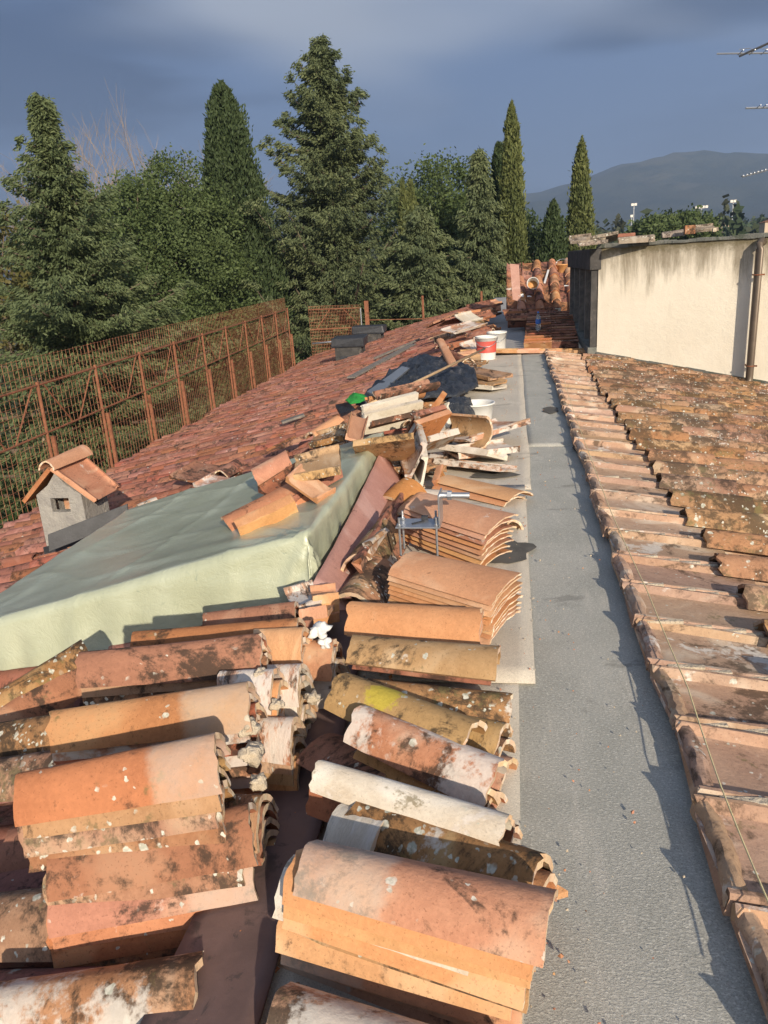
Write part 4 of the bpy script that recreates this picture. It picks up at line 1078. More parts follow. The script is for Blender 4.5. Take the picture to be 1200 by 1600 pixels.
# D white bar
loose('c', P_(498, 1188, .30), P_(792, 1275, .27), 'long whitewashed tile lying aslant over the pile', T_WHITE, -.12, None, .60, .75)
loose('c', P_(500, 1204, .22), P_(790, 1290, .19), 'dark tile in the shade under the whitewashed one', T_RED, 0)
loose('c', P_(520, 1215, .12), P_(800, 1300, .10), 'brown tile deep under the whitewashed one', T_RED, 0)
# E group
loose('c', P_(530, 1052, .285), P_(740, 1132, .255), 'tile with a bright yellow lichen patch', T_YELLOW, .0, None, 1.05)
loose('c', P_(560, 1102, .27), P_(782, 1192, .22), 'mottled limed tile just below the yellow lichen one', T_LIMEY, -.05, None, .95)
loose('c', P_(570, 1062, .20), P_(800, 1088, .17), 'brown tile with sooty right end behind the yellow lichen one', T_LICHEN, 0)
loose('c', P_(575, 1150, .17), P_(745, 1240, .15), 'ochre tile under the mottled limed one', T_OCHRE, 0, None, 1.15, 1.1)
loose('w', P_(500, 1150, .13), P_(620, 1195, .13), 'dark red tile in shade between the left stacks and the ridge pile', T_RED, -.2, None, 1.1, .8)
for i, (a, b, z, mt) in enumerate((((640, 1105), (785, 1135), .15, T_OCHRE), ((650, 1125), (788, 1160), .12, T_LICHEN), ((640, 1150), (795, 1190), .09, T_ORANGE), ((600, 1190), (770, 1245), .08, T_RED), ((560, 1180), (740, 1230), .05, T_OCHRE))):
    loose('c', P_(*a, z), P_(*b, z), ['ochre tile end behind the mottled limed tile', 'lichened tile end stacked at the right of the slanting tiles', 'small orange tile end at the right foot of the slanting tiles', 'red tile low under the ochre one', 'ochre tile at the bottom of the slanting pile'][i], mt)
# F, G
loose('w', P_(552, 992, .27), P_(780, 1010, .25), 'wide ochre tile covered in fine pitting beside the yellow lichen tile', T_OCHRE, -.25, None, .95, 1.3)
for i in range(4): loose('w', P_(560, 1000, .225-.045*i), P_(772, 1016, .205-.045*i), f'{["upper", "second", "third", "lowest"][i]} tile hidden under the wide ochre pitted tile', random.choice((T_ORANGE, T_RED)), -.1, 'tiles under the wide ochre pitted tile', .95, 1.2)
loose('c', P_(545, 940, .275), P_(752, 952, .255), 'smooth long orange tile lying across in front of the new stack', T_NEW, -.05, None, 1.25, 1.15)
loose('c', P_(548, 944, .235), P_(754, 956, .215), 'second smooth orange tile nested under the long one', T_ORANGE, -.05, None, 1.25, 1.15)
loose('c', P_(550, 950, .14), P_(750, 960, .12), 'tile bearing the smooth orange pair', T_RED, 0)
# H new stack
pile('w', (625, 872), (792, 912), .265, 9, .021, [T_NEW], 'new pale orange stack beside the membrane', 'new pale orange tile with a nail hole on the stack beside the membrane', (-.001, .003), wid=1.0, hgt=.42, jit=.005, roll=.22)
# I stack with bracket
pile('w', (650, 776), (784, 812), .27, 8, .026, [T_NEW, T_NEW, T_ORANGE], 'new orange stack behind the steel bracket', 'new orange tile on the stack behind the steel bracket', (-.004, .003), wid=.95, hgt=.45, jit=.008, roll=.2)
loose('c', P_(722, 786, .10), P_(800, 812, .09), 'dark brown tile lying behind the bracket stack', T_LICHEN, 0, None, 1.0)
# J pair
loose('w', P_(697, 742, .095), P_(816, 768, .085), 'flat new tile with a knot mark upper of the pair on the membrane', T_NEW, -.1, None, 1.05, .7)
loose('w', P_(690, 752, .06), P_(806, 776, .05), 'lower new tile of the pair on the membrane', T_NEW, -.1, None, 1.05, .7)
loose('e', P_(683, 766, .02), P_(692, 744, .07), 'small tile piece standing at the left of the flat pair', T_ORANGE, 1.2, None, .5)
# steel bracket
bc = P_(655, 818, .27); BK = empty('steel_bracket', (bc.x, bc.y, bc.z-.14)); tag(BK, 'galvanised steel bracket on four threaded legs', 'bracket'); BL = Vector(BK.location)
bx = (P_(690, 822, .26)-P_(622, 822, .26)).normalized(); bx.z = 0; byv = Vector((0, 0, 1)).cross(bx)
BM = Matrix((bx, byv, Vector((0, 0, 1)))).transposed(); wl = (P_(690, 822, .26)-P_(622, 822, .26)).length
m = MB(); m.box((0, 0, .14), (wl, .13, .006), BM)
o = m.build('base_plate', M_GALV, BK, .001, loc=BL)
m = MB(); m.box(BM @ Vector((wl/2, 0, .215)), (.007, .13, .15), BM); m.build('upright_plate', M_GALV, BK, .001, loc=BL)
m = MB(); m.tube([BM @ Vector((wl/2, .03, .265)), BM @ Vector((wl/2+.13, .035, .262))], .014, 10); m.tube([BM @ Vector((wl/2+.03, .032, .2645)), BM @ Vector((wl/2+.05, .0325, .264))], .022, 6); m.build('axle_bolt', M_GALV, BK, loc=BL, smooth=False)
for sx, sy in ((-1, -1), (1, -1), (-1, 1), (.85, 1)):
    p = BM @ Vector((sx*wl*.42, sy*.05, 0)); m = MB(); m.tube([p, p+Vector((0, 0, .185))], .0055, 8); m.tube([p+Vector((0, 0, .145)), p+Vector((0, 0, .153))], .012, 6); m.build('threaded_leg', M_GALV, BK, loc=BL)
m = MB(); m.beam(BM @ Vector((-.03, -.02, .146)), BM @ Vector((.02, .02, .146)), .01, .004); m.box(BM @ Vector((.02, .045, .152)), (.03, .02, .02), BM); m.build('spring_clip', M_DARKMEM, BK, loc=BL)

# tiles leading up beside the flashing board
loose('c', P_(638, 745, .17), P_(605, 775, .10), 'smooth orange ridge tile bent over the top of the flashing board', T_ORANGE, 0, None, 1.6, 1.5)
loose('c', P_(660, 768, .15), P_(628, 800, .10), 'orange tile below the smooth ridge tile by the bracket', T_NEW, 0, None, 1.3, 1.2)
loose('c', P_(600, 810, .20), P_(560, 865, .17), 'old lichened tile pointing towards us beside the flashing board', T_LICHEN, 0, None, 1.05, 1.2)
loose('c', P_(590, 868, .15), P_(548, 925, .10), 'dark arched tile with its open end towards us', T_LICHEN, 0, None, 1.35, 1.35)
loose('e', P_(625, 830, .06), P_(585, 925, .03), 'red flat tile standing on edge left of the new stack', T_RED, -1.0)
loose('e', P_(612, 870, .05), P_(590, 900, .05), 'grey mortared tile leaning beside the new stack', T_LIMEY, -1.2)
loose('e', P_(600, 780, .04), P_(560, 850, .03), 'dull red pan lying in the gap behind the lichened tile', T_RED, .2)
loose('e', P_(520, 955, .14), P_(480, 960, .13), 'broken flat tile piece left of the dark arched tile', T_NEW, .25, None, .8)
loose('e', P_(500, 935, .12), P_(455, 950, .10), 'pale flat tile under the near corner of the tarpaulin box', T_LIMEY, .1, None, .9)
for i in range(3): loose('e', P_(528, 935+14*i, .13-.035*i), P_(488, 940+14*i, .13-.035*i), f'{["upper", "middle", "lower"][i]} of three chipped tile ends near the tarpaulin corner', T_NEW, .15, None, .55)

# ================================================================== PALE STRIPS / FLASHING BOARD
m = MB()
top = [Vector((-.855, 2.92, .13)), Vector((-.86, 3.6, .15)), Vector((-.87, 4.3, .19)), Vector((-.88, 4.95, .23))]
bot = [Vector((-.70, 2.86, -.02)), Vector((-.69, 3.6, -.0)), Vector((-.69, 4.3, .0)), Vector((-.72, 4.9, .0))]
def ribbon(name, A, B, mat, th=.008, sub=6, amp=.006, parent=None):
    V = []; n = (len(A)-1)*6
    def samp(L, t): t = t*(len(L)-1); i = min(int(t), len(L)-2); return L[i].lerp(L[i+1], t-i)
    for j in range(n+1):
        for i in range(sub+1):
            p = samp(A, j/n).lerp(samp(B, j/n), i/sub); p = p+noise.noise_vector(p*6)*amp; V.append(p)
    Fc = [(j*(sub+1)+i, j*(sub+1)+i+1, (j+1)*(sub+1)+i+1, (j+1)*(sub+1)+i) for j in range(n) for i in range(sub)]
    me = mesh_np(name, V, Fc, True); o = link(name, me, mat, parent, Vector((0, 0, 0)))
    sd = o.modifiers.new('thickness', 'SOLIDIFY'); sd.thickness = th; return o
o = ribbon('flashing_board', top, bot, T_PINK, .010); tag(o, 'pinkish upstand board running along the tarpaulin box', 'board')
o = ribbon('flashing_strip', [Vector((-.735, .5, .014)), Vector((-.735, 1.6, .014)), Vector((-.80, 2.9, .014))], [Vector((-.49, .5, .045)), Vector((-.50, 1.6, .045)), Vector((-.60, 2.9, .035))], M_STRIP, .008, amp=.008); tag(o, 'shadow-darkened pink metal strip running between the left stacks and the ridge pile', 'strip')

# ================================================================== TARPAULIN BOX
TB = empty('covered_skylight', (-1.9, 4.2, -.2)); tag(TB, 'low skylight box wrapped in pale green plastic tarpaulin', 'skylight')
def tarp():
    X1, X0 = -.93, -3.0; Y0, Y1 = 3.17, 5.35
    def tz(x): return .275+.275*(x-X1)
    V = []; Fc = []; nx, ny = 110, 110
    def surf(s, t):
        # s 0..1 across: skirt, top, skirt ; t along y: skirt, top, skirt
        k = .12
        def leg(u, a, b):
            if u < k: return a, (k-u)/k
            if u > 1-k: return b, (u-1+k)/k
            return a+(b-a)*(u-k)/(1-2*k), 0
        x, dx = leg(s, X0, X1); y, dy = leg(t, Y0, Y1)
        d = max(dx, dy); drop = d*.30
        z = tz(x)-drop
        if dx > 0: x += (1 if s > .5 else -1)*dx*.035
        if dy > 0: y += (1 if t > .5 else -1)*dy*.04
        p = Vector((x, y, z))
        q = Vector((p.x*1.0, p.y*1.0, p.z*2))
        w = noise.fractal(q*1.3, 1, 2, 3)*.010+noise.ridged_multi_fractal(Vector((q.x*.9, q.y*2.2, q.z))+Vector((3, 1, 0)), 1, 2, 3, 1, 2)*.005*(1 if d < .02 else 2.2)
        # long drag folds radiating from the near right corner
        r = math.hypot(x-X1, y-Y0); a = math.atan2(y-Y0, X1-x)
        w += .010*math.sin(a*17+r*1.5)*math.exp(-r*.9)
        f1 = .35*x+.95*y; f2 = .95*x-.35*y
        rg = 1-abs(2*((f1*2.1+.35*noise.noise(Vector((x*2, y*2, 7)))) % 1)-1)
        w += (rg**6)*.016*(.4+.6*noise.noise(Vector((f1*1.2, f2*.8, 2))))*(1 if d < .02 else .6)
        rg2 = 1-abs(2*((f2*1.3+f1*.25+.3*noise.noise(Vector((x*3, y*1.5, 17)))) % 1)-1)
        w += (rg2**8)*.010
        if d > .02: w += .010*math.sin((x if dy > dx else y)*26+3*noise.noise(Vector((x*3, y*3, 0))))*d
        n = Vector((0, 0, 1)) if d < .02 else (Vector((1 if s > .5 else -1, 0, .2)) if dx >= dy else Vector((0, 1 if t > .5 else -1, .2)))
        # sag of the top between the boards
        if d < .02:
            p.z -= .018*math.sin(PI*(s-k)/(1-2*k))*math.sin(PI*(t-k)/(1-2*k))*2
        return p+n*w*.9
    for j in range(ny+1):
        for i in range(nx+1): V.append(tuple(surf(i/nx, j/ny)))
    for j in range(ny):
        for i in range(nx): a = j*(nx+1)+i; Fc.append((a, a+1, a+nx+2, a+nx+1))
    o = link('tarpaulin', mesh_np('tarpaulin', V, Fc, True), M_TARP, TB, Vector((0, 0, 0)))
    m = MB(); m.box((-1.95, 4.26, -.28), (1.95, 2.06, .10)); 
    m.v = [(x, y, z+.275*(x-X1)+.22) for x, y, z in m.v]; m.build('kerb_frame', M_GREYWOOD, TB, loc=Vector((0, 0, 0)))
    m = MB(); c = Vector((-.905, 3.62, .13)); m.poly([c+Vector((.012, -.05, -.03)), c+Vector((.014, .05, .03)), c+Vector((.012, .02, -.05))], .004); m.build('torn_hole', M_BPLAST, TB, loc=Vector((0, 0, 0)))
tarp()
# tiles weighing it down
random.seed(21)
loose('w', P_(352, 815, .16), P_(480, 752, .30), 'large smooth orange tile lying across the tarpaulin', T_ORANGE, .25, None, 1.3, 1.0)
loose('e', P_(470, 770, .30), P_(495, 752, .33), 'orange collar of the large smooth tile on the tarpaulin', T_NEW, .5, None, .75)
loose('e', P_(378, 842, .14), P_(468, 803, .22), 'hollow orange tile on edge in front of the large smooth one', T_NEW, -1.15, None, .55, 1.5)
loose('e', P_(462, 738, .36), P_(532, 722, .40), 'chipped pan tile with ragged mortar edge on the tarpaulin', T_OCHRE, .15, None, 1.0)
loose('c', P_(398, 748, .20), P_(455, 722, .28), 'curved orange tile leaning behind the large smooth one', T_ORANGE, 1.2)
loose('e', P_(430, 780, .22), P_(505, 735, .30), 'red pan underneath the smooth tile on the tarpaulin', T_RED, .1)
m = MB(); m.poly([P_(304, 858, -.02), P_(345, 832, .03), P_(372, 846, .05), P_(340, 850, .03)], .01, Vector((0, 0, 1))); o = m.build('slate_offcut', M_BPLAST); tag(o, 'dark triangular offcut under the tip of the smooth tile', 'offcut')

# ================================================================== LEFT STACKS
random.seed(33)
def ground_n(P1, P2, pitch): 
    c = (P1+P2)/2; return max(2, min(15, int((c.z-.03-(ZL(c.x) if c.x < -.55 else 0))/pitch)))
def lstack(p1, p2, z, dz, mats, desc, top, pitch=.037, nmax=15, fn=None, wid=.84, hgt=1.18, kind='c'):
    a = P_(*p1, z-dz); b = P_(*p2, z); n = min(nmax, ground_n(a, b, pitch))+(3 if nmax == 14 else 0)
    stack(kind, a, b, n, pitch, mats, desc, top, (0, .004), fn, 0, .009, wid, hgt)
lstack((22, 1212), (336, 1148), .40, .05, [T_BANDR, T_OCHRE, T_LICHEN, T_LICHEN, T_RED, T_RED, T_ORANGE], 'tall front left stack', 'big two-tone orange tile crowning the tall front left stack', .042, 14, lambda i: (0 if i < 4 else .05, -.006*i if i < 4 else -.012*i+.012, -.01 if i > 3 else 0), .86, 1.2, 'c')
lstack((78, 1112), (388, 1066), .37, .05, [T_BANDR, T_LIMEY, T_RED, T_ORANGE], 'second stack from the front on the left', 'reddish tile on top of the second left stack with a pale right end')
lstack((122, 1020), (408, 990), .36, .04, [T_RED, T_OCHRE, T_LICHEN, T_RED], 'third stack from the front on the left', 'dark spotted reddish tile on top of the third left stack')
lstack((205, 988), (466, 966), .305, .04, [T_RED, T_OCHRE], 'fourth stack from the front on the left', 'sooty red tile on top of the fourth left stack', nmax=12)
lstack((318, 958), (460, 940), .22, .03, [T_RED], 'farthest low stack on the left', 'red tile partly under the tarpaulin edge', nmax=8)
# second column, towards the ridge
def cstack(p2, z, n, desc, top, mats, L=.17, ang=.03, slope=.08, **k):
    b = P_(*p2, z); a = b+Vector((-L, L*ang, -slope*L)); stack('c', a, b, n+2, .036, mats, desc, top, (0, .002), k.get('fn'), 0, .009, k.get('wid', .82), 1.18)
cstack((428, 1046), .31, 8, 'ridge side stack with pale ends', 'tile whose bright end shows first right of the second left stack', [T_LIMEY, T_NEW, T_ORANGE])
cstack((474, 980), .31, 9, 'ridge side stack behind the third left stack', 'pale ended tile behind the third left stack', [T_NEW, T_LIMEY, T_ORANGE])
cstack((522, 1000), .24, 7, 'stack under the crumpled white plastic', 'tile under the crumpled white plastic', [T_ORANGE, T_LIMEY], wid=.95, L=.34)
cstack((470, 1038), .27, 8, 'limed stack amid the left group', 'chalky ended tile in the middle of the left group', [T_LIMEY, T_WHITE, T_OCHRE])
cstack((458, 1122), .22, 6, 'low limed stack facing the metal strip', 'chalky tile end facing the metal strip', [T_LIMEY, T_OCHRE])
cstack((408, 1245), .18, 6, 'low dark stack right of the front left stack', 'dark grey tile end right of the front left stack', [T_LICHEN, T_RED])
# bottom left
b = P_(308, 1508, .06); a = P_(-30, 1552, .0)
stack('c', a, b, 3, .036, [T_LIMEY, T_ORANGE, T_RED], 'pile in the bottom left corner', 'tile with a spill of white paint in the bottom left corner', (0, 0), None, 0, .008, 1.1, 1.2)
# leaning dark tile at left edge
loose('c', P_(-20, 1092, -.10), P_(128, 1003, .02), 'dark weathered tile slanting up from the left edge', T_LICHEN, .1, None, 1.2, 1.2)
loose('c', P_(-20, 1120, -.14), P_(120, 1030, -.03), 'second dark tile under the slanting one at the left edge', T_RED, .1, None, 1.2, 1.1)
for i, (a, b, z) in enumerate((((0, 1145), (90, 1118), .0), ((-10, 1215), (60, 1180), -.02), ((-10, 1420), (60, 1400), .0))):
    loose('c', P_(*b, z)+Vector((-.36, 0, -.07)), P_(*b, z)+Vector((.1, 0, .02)), ['sooty tile end at the left edge beside the second stack', 'sooty tile end at the left edge above the front stack', 'black stained tile at the left edge behind the front stack'][i], T_LICHEN, 0, None, 1.15, 1.1)
# mortar lumps between them
def lump(px, py, z, s, label, mat=M_MORTAR, seed=0, flat=.7):
    p = P_(px, py, z); bm = bmesh.new(); bmesh.ops.create_icosphere(bm, subdivisions=3, radius=s)
    for v in bm.verts:
        v.co *= 1+.75*noise.noise(v.co.normalized()*1.5+Vector((seed*3.1, 0, 0)))+.25*noise.noise(v.co.normalized()*5+Vector((seed, 2, 0))); v.co.z *= flat
    me = bpy.data.meshes.new('mortar_lump'); bm.to_mesh(me); bm.free()
    for f in me.polygons: f.use_smooth = True
    o = link('mortar_lump', me, mat, None, p); tag(o, label, 'rubble', 'mortar lumps among the left stacks')
for i, (x, y, z, s) in enumerate(((396, 1178, .24, .030), (404, 1222, .20, .022), (388, 1135, .27, .028), (432, 1100, .24, .020), (488, 1090, .2, .022), (405, 1052, .3, .018), (500, 985, .27, .030), (508, 1005, .24, .02))):
    lump(x, y, z, s, ['largest pale mortar lump right of the front left stack', 'small yellowish lump under the largest mortar lump', 'ochre mortar lump inside the tile ends of the second stack', 'white wedge of mortar between two rows of tile ends', 'grey lump hanging at the right of the limed ends', 'white mortar flake behind the second stack', 'crumpled white wad on the farthest ridge side stack', 'small white wad below the crumpled one'][i], M_WHITEPL if i > 5 else M_MORTAR, i)

# ================================================================== CENTRAL HEAP
random.seed(44)
def E_(kind, a, za, b, zb, label, mat, roll=0, wid=1.0, hgt=1.0): return loose(kind, P_(*a, za), P_(*b, zb), label, mat, roll, None, wid, hgt)
# bulk under everything, so nothing floats
ADJ = ['nearest', 'second', 'third', 'fourth', 'fifth', 'sixth', 'seventh', 'eighth', 'ninth', 'tenth', 'eleventh', 'twelfth', 'thirteenth', 'fourteenth', 'fifteenth', 'farthest']
for i in range(16):
    y = 4.6+i*.48; x = -.72+random.uniform(-.14, .16)+(.12 if y < 7.2 else -.02 if y > 9.5 else 0); ang = random.uniform(-.5, .5); L = .44
    P = Vector((x-L/2*math.cos(ang), y-L/2*math.sin(ang), random.uniform(.02, .09))); Q = Vector((x+L/2*math.cos(ang), y+L/2*math.sin(ang), random.uniform(.03, .10)))
    o = loose(random.choice('ce'), P, Q, f'{ADJ[i]} weathered tile lying lowest in the ridge heap, counted from the tarpaulin', random.choice((T_RED, T_OCHRE, T_LIMEY, T_ORANGE, T_LICHEN)), random.uniform(-.4, .4), 'low tiles of the heap')
E_('e', (556, 712), .24, (648, 702), .26, 'broad ochre pan tile showing its worn face in the heap', T_OCHRE, -.55, 1.25)
E_('e', (552, 690), .30, (560, 655), .34, 'rounded buff tile end behind the broad ochre pan', T_NEW, .3, .4)
E_('e', (655, 722), .20, (640, 672), .28, 'white edged pan standing right of the broad ochre one', T_LIMEY, -1.1, .9)
E_('e', (662, 700), .22, (706, 688), .24, 'small pan with whitened rims facing us', T_LIMEY, -.5, .85)
E_('e', (665, 738), .14, (655, 690), .22, 'thin white rimmed tile standing on edge', T_WHITE, -1.35, .7)
E_('e', (645, 680), .30, (695, 664), .31, 'red tile edge lying over the small whitened pan', T_ORANGE, -.9, .7)
E_('e', (640, 668), .32, (690, 656), .33, 'upper red tile edge lying over the small whitened pan', T_RED, -.9, .7)
E_('e', (568, 652), .30, (652, 632), .33, 'whitewashed tile on edge upper of the pale pair', T_WHITE, -1.25, .6)
E_('e', (570, 664), .25, (660, 645), .28, 'whitewashed tile on edge lower of the pale pair', T_WHITE, -1.25, .6)
E_('e', (575, 672), .20, (650, 655), .22, 'red pan under the pale pair', T_RED, -.4, .9)
E_('c', (590, 628), .36, (680, 610), .38, 'long curved tile lying hollow side up with dark dirt inside', T_RED, PI, 1.1)
E_('c', (575, 635), .30, (662, 622), .32, 'curved tile under the hollow dirty one', T_ORANGE, PI-.2, 1.1)
E_('c', (486, 676), .16, (530, 650), .24, 'bent orange ridge tile at the left tip of the heap', T_NEW, .2, 1.3, 1.2)
E_('e', (488, 692), .10, (540, 678), .16, 'dark tile under the bent orange ridge tile', T_LICHEN, .1)
E_('e', (490, 704), .05, (545, 688), .12, 'lowest dark tile under the bent orange ridge tile', T_LICHEN, .1)
E_('c', (515, 660), .20, (556, 640), .26, 'dull brown tile nested into the bent ridge tile', T_RED, -.2, 1.2)
E_('c', (655, 668), .28, (688, 640), .32, 'orange broken tile upright in the middle of the heap', T_NEW, .9, .8)
E_('e', (668, 660), .28, (690, 628), .34, 'second orange broken piece in the middle of the heap', T_ORANGE, -.9, .5)
E_('c', (640, 655), .27, (664, 640), .30, 'small dark hollow tile end in the middle of the heap', T_LICHEN, .2, .8)
E_('e', (690, 662), .18, (700, 640), .26, 'slim white tile edge right of the orange broken pieces', T_WHITE, 1.3, .4)
E_('c', (708, 668), .17, (770, 680), .16, 'short curved tile on its back showing a pale olive hollow', T_OCHRE, -1.9, 1.35, 1.2)
E_('e', (712, 690), .11, (800, 662), .13, 'wide trough tile with a whitened rim pointing right', T_LIMEY, -.1, 1.15)
E_('e', (700, 706), .075, (776, 716), .070, 'whitened tile edge under the wide trough', T_WHITE, -.35, .85)
E_('e', (706, 712), .065, (798, 700), .06, 'flat tile with an orange smear below the trough', T_LIMEY, .0, .9)
E_('e', (690, 726), .03, (795, 738), .025, 'long flat tile with a pale face resting on the membrane', T_LIMEY, -.25, .8)
pb = P_(742, 668, .0)
bucket((pb.x, pb.y+.30, 0), .165, .17, 'shallow white mixing bowl behind the olive tile', M_WHITEPL, M_MORTAR, .3, False)
# tiles at the buckets
E_('e', (722, 580), .13, (782, 592), .11, 'upturned pan with raised rims right of the black sheet', T_OCHRE, .0, 1.0)
E_('e', (712, 592), .09, (776, 602), .07, 'pan nested under the upturned one by the buckets', T_OCHRE, .0, 1.0)
E_('e', (712, 603), .045, (780, 608), .03, 'white edged lowest pan by the buckets', T_WHITE, -.1, 1.0)
E_('c', (682, 530), .46, (706, 578), .22, 'chipped buff tile shard standing upright in the heap', T_NEW, .9, .7)
E_('c', (696, 545), .30, (728, 560), .26, 'dull tile behind the upright shard', T_RED, .3)
hp = [((686, 540), .16, (742, 528), .20, 'c', T_RED), ((690, 556), .12, (745, 545), .16, 'c', T_ORANGE), ((700, 520), .26, (748, 506), .30, 'e', T_LIMEY), ((676, 528), .14, (722, 512), .22, 'c', T_OCHRE),
      ((715, 512), .30, (752, 500), .33, 'c', T_OCHRE), ((718, 500), .30, (744, 494), .33, 'e', T_WHITE), ((690, 506), .22, (735, 496), .28, 'e', T_RED), ((730, 536), .14, (756, 528), .15, 'e', T_LIMEY), ((728, 546), .1, (752, 540), .12, 'e', T_LIMEY),
      ((705, 496), .25, (760, 486), .30, 'c', T_RED), ((715, 488), .25, (768, 480), .30, 'c', T_ORANGE), ((672, 510), .05, (708, 495), .2, 'e', T_RED), ((735, 482), .22, (772, 474), .26, 'e', T_RED), ((655, 560), .06, (700, 552), .1, 'c', T_RED)]
for i, (a, za, b, zb, k, mt) in enumerate(hp):
    E_(k, a, za, b, zb, ['red curved tile just left of the paint buckets', 'orange curved tile in front of the bucket heap', 'limed pan on top of the bucket heap', 'ochre curved tile at the left of the bucket heap', 'ochre curved tile crowning the bucket heap', 'white rimmed pan crowning the bucket heap', 'red pan on the left shoulder of the bucket heap', 'upper whitened tile end touching the bucket', 'lower whitened tile end touching the bucket',
      'red curved tile on the farther end of the ridge heap', 'orange curved tile on the farther end of the ridge heap', 'red pan leaning at the skyline left of the heap', 'last red pan at the end of the ridge heap', 'dull red tile between black sheet and bucket heap'][i], mt, random.uniform(-.5, .5), 1.05)
for i in range(12):
    y = 13+i*.8; x = -.55+random.uniform(-.2, .12); ang = random.uniform(-.6, .9); L = .46; z = random.uniform(.10, .30)
    loose(random.choice('ce'), Vector((x-L/2*math.cos(ang), y-L/2*math.sin(ang), z)), Vector((x+L/2*math.cos(ang), y+L/2*math.sin(ang), z+.08)), f'{ADJ[i]} reddish tile of the thin far end of the ridge heap, past the buckets', random.choice((T_RED, T_ORANGE, T_RED)), random.uniform(-.5, .5), 'far thin end of the ridge heap')
# black plastic sheet over slates, draped
def drape(name, outline, zc, mat, label, cat, hfun, seed=0, parent=None, amp=1.0):
    pts = [P_(x, y, z) for (x, y, z) in outline]; c = sum(pts, Vector())/len(pts); n = 96; rings = 30; V = [tuple(c+Vector((0, 0, zc+.05*amp)))]; Fc = []
    for r in range(1, rings+1):
        for k in range(n):
            t = k/n*len(pts); i = int(t); a = pts[i % len(pts)].lerp(pts[(i+1) % len(pts)], t-i); u = r/rings; p = c.lerp(a, u)
            q = p*4+Vector((seed, 0, 0)); w = (noise.ridged_multi_fractal(q, 1, 2, 4, 1, 2)*.055*(1-u*.4)+noise.fractal(q*2.6, 1, 2, 6)*.04)*amp
            V.append((p.x, p.y, p.z+zc*hfun(u)+w*(1 if u < .97 else .3)))
    Tr = [(0, 1+k, 1+(k+1) % n) for k in range(n)]
    for r in range(rings-1):
        for k in range(n): a = 1+r*n+k; b = 1+r*n+(k+1) % n; Fc.append([a, a+n, b+n, b])
    me = bpy.data.meshes.new(name); me.from_pydata([tuple(v) for v in V], [], [list(t) for t in Tr]+Fc)
    for f in me.polygons: f.use_smooth = True
    o = link(name, me, mat, parent); sd = o.modifiers.new('thickness', 'SOLIDIFY'); sd.thickness = .006
    tag(o, label, cat); return o
drape('black_plastic_sheet', [(556, 636, .16), (575, 612, .16), (612, 582, .16), (655, 558, .22), (700, 562, .24), (742, 580, .18), (748, 606, .12), (715, 622, .16), (650, 625, .22), (600, 636, .18)], -.02, M_BPLAST, 'crumpled black plastic sheet with white scuffs thrown over the heap', 'plastic sheet', lambda u: 1-u**3, 3)
m = MB(); q = [P_(573, 612, .21), P_(628, 572, .24), P_(640, 575, .24), P_(588, 618, .21)]; m.poly(q, .02, Vector((0, 0, 1))); o = m.build('grey_slab', M_GALV); tag(o, 'pale grey slab edge showing beside the black plastic', 'slab')
drape('grey_plastic_rag', [(690, 640, .2), (708, 622, .22), (735, 625, .16), (742, 650, .08), (728, 672, .05), (712, 668, .08)], .05, M_BPLAST, 'grey torn plastic hanging left of the mixing bowl', 'plastic sheet', lambda u: 1-u**2, 8, None, .5)
m = MB(); m.tube([P_(572, 634, .36), P_(640, 602, .385), P_(757, 545, .37)], [.013, .014, .014], 8); o = m.build('wooden_pole', M_WOOD, smooth=True); tag(o, 'long pale wooden pole lying aslant over the black plastic', 'pole')
drape('green_cloth', [(540, 626, .25), (552, 616, .27), (568, 618, .27), (576, 624, .25), (562, 630, .24), (548, 632, .23)], .025, M_GREEN, 'bright green cloth at the left end of the black plastic', 'cloth', lambda u: 1-u**2, 12, None, .22)
m = MB(); q = [P_(524, 632, .16), P_(545, 628, .24), P_(556, 640, .2), P_(532, 646, .12)]; m.poly(q, .03, Vector((0, 0, 1))); o = m.build('dark_box_end', M_BPLAST); tag(o, 'black open box end left of the green cloth', 'box')
# paint buckets
pb = P_(760, 563, .0); bucket((pb.x, pb.y+.1, 0), .155, .34, 'paint bucket with red and white label in front of its pair', M_WHITEPL, M_MORTAR, .75, 'down', M_LABELRED, None, 'paint buckets')
pb = P_(776, 556, .0); bucket((pb.x, pb.y+.35, 0), .15, .33, 'plain white paint bucket standing behind the labelled one', M_WHITEPL, M_MORTAR, .75, 'down', None, None, 'paint buckets')
# string
pts = [at(880, 590, .11), at(897, 645, .11), at(925, 720, .11), at(955, 800, .115), at(1012, 925, .115), at(1075, 1075, .12), at(1125, 1225, .12), at(1205, 1420, .12), at(1310, 1690, .12)]
fine_ = []
for a, b in zip(pts, pts[1:]):
    for k in range(6): fine_.append(a.lerp(b, k/6)+Vector((0, 0, -.004*math.sin(PI*k/6))))
m = MB(); m.tube(fine_, .0022, 5); o = m.build('string_line', M_STRING, smooth=True); tag(o, 'thin yellowish string line stretched over the open pans', 'string')

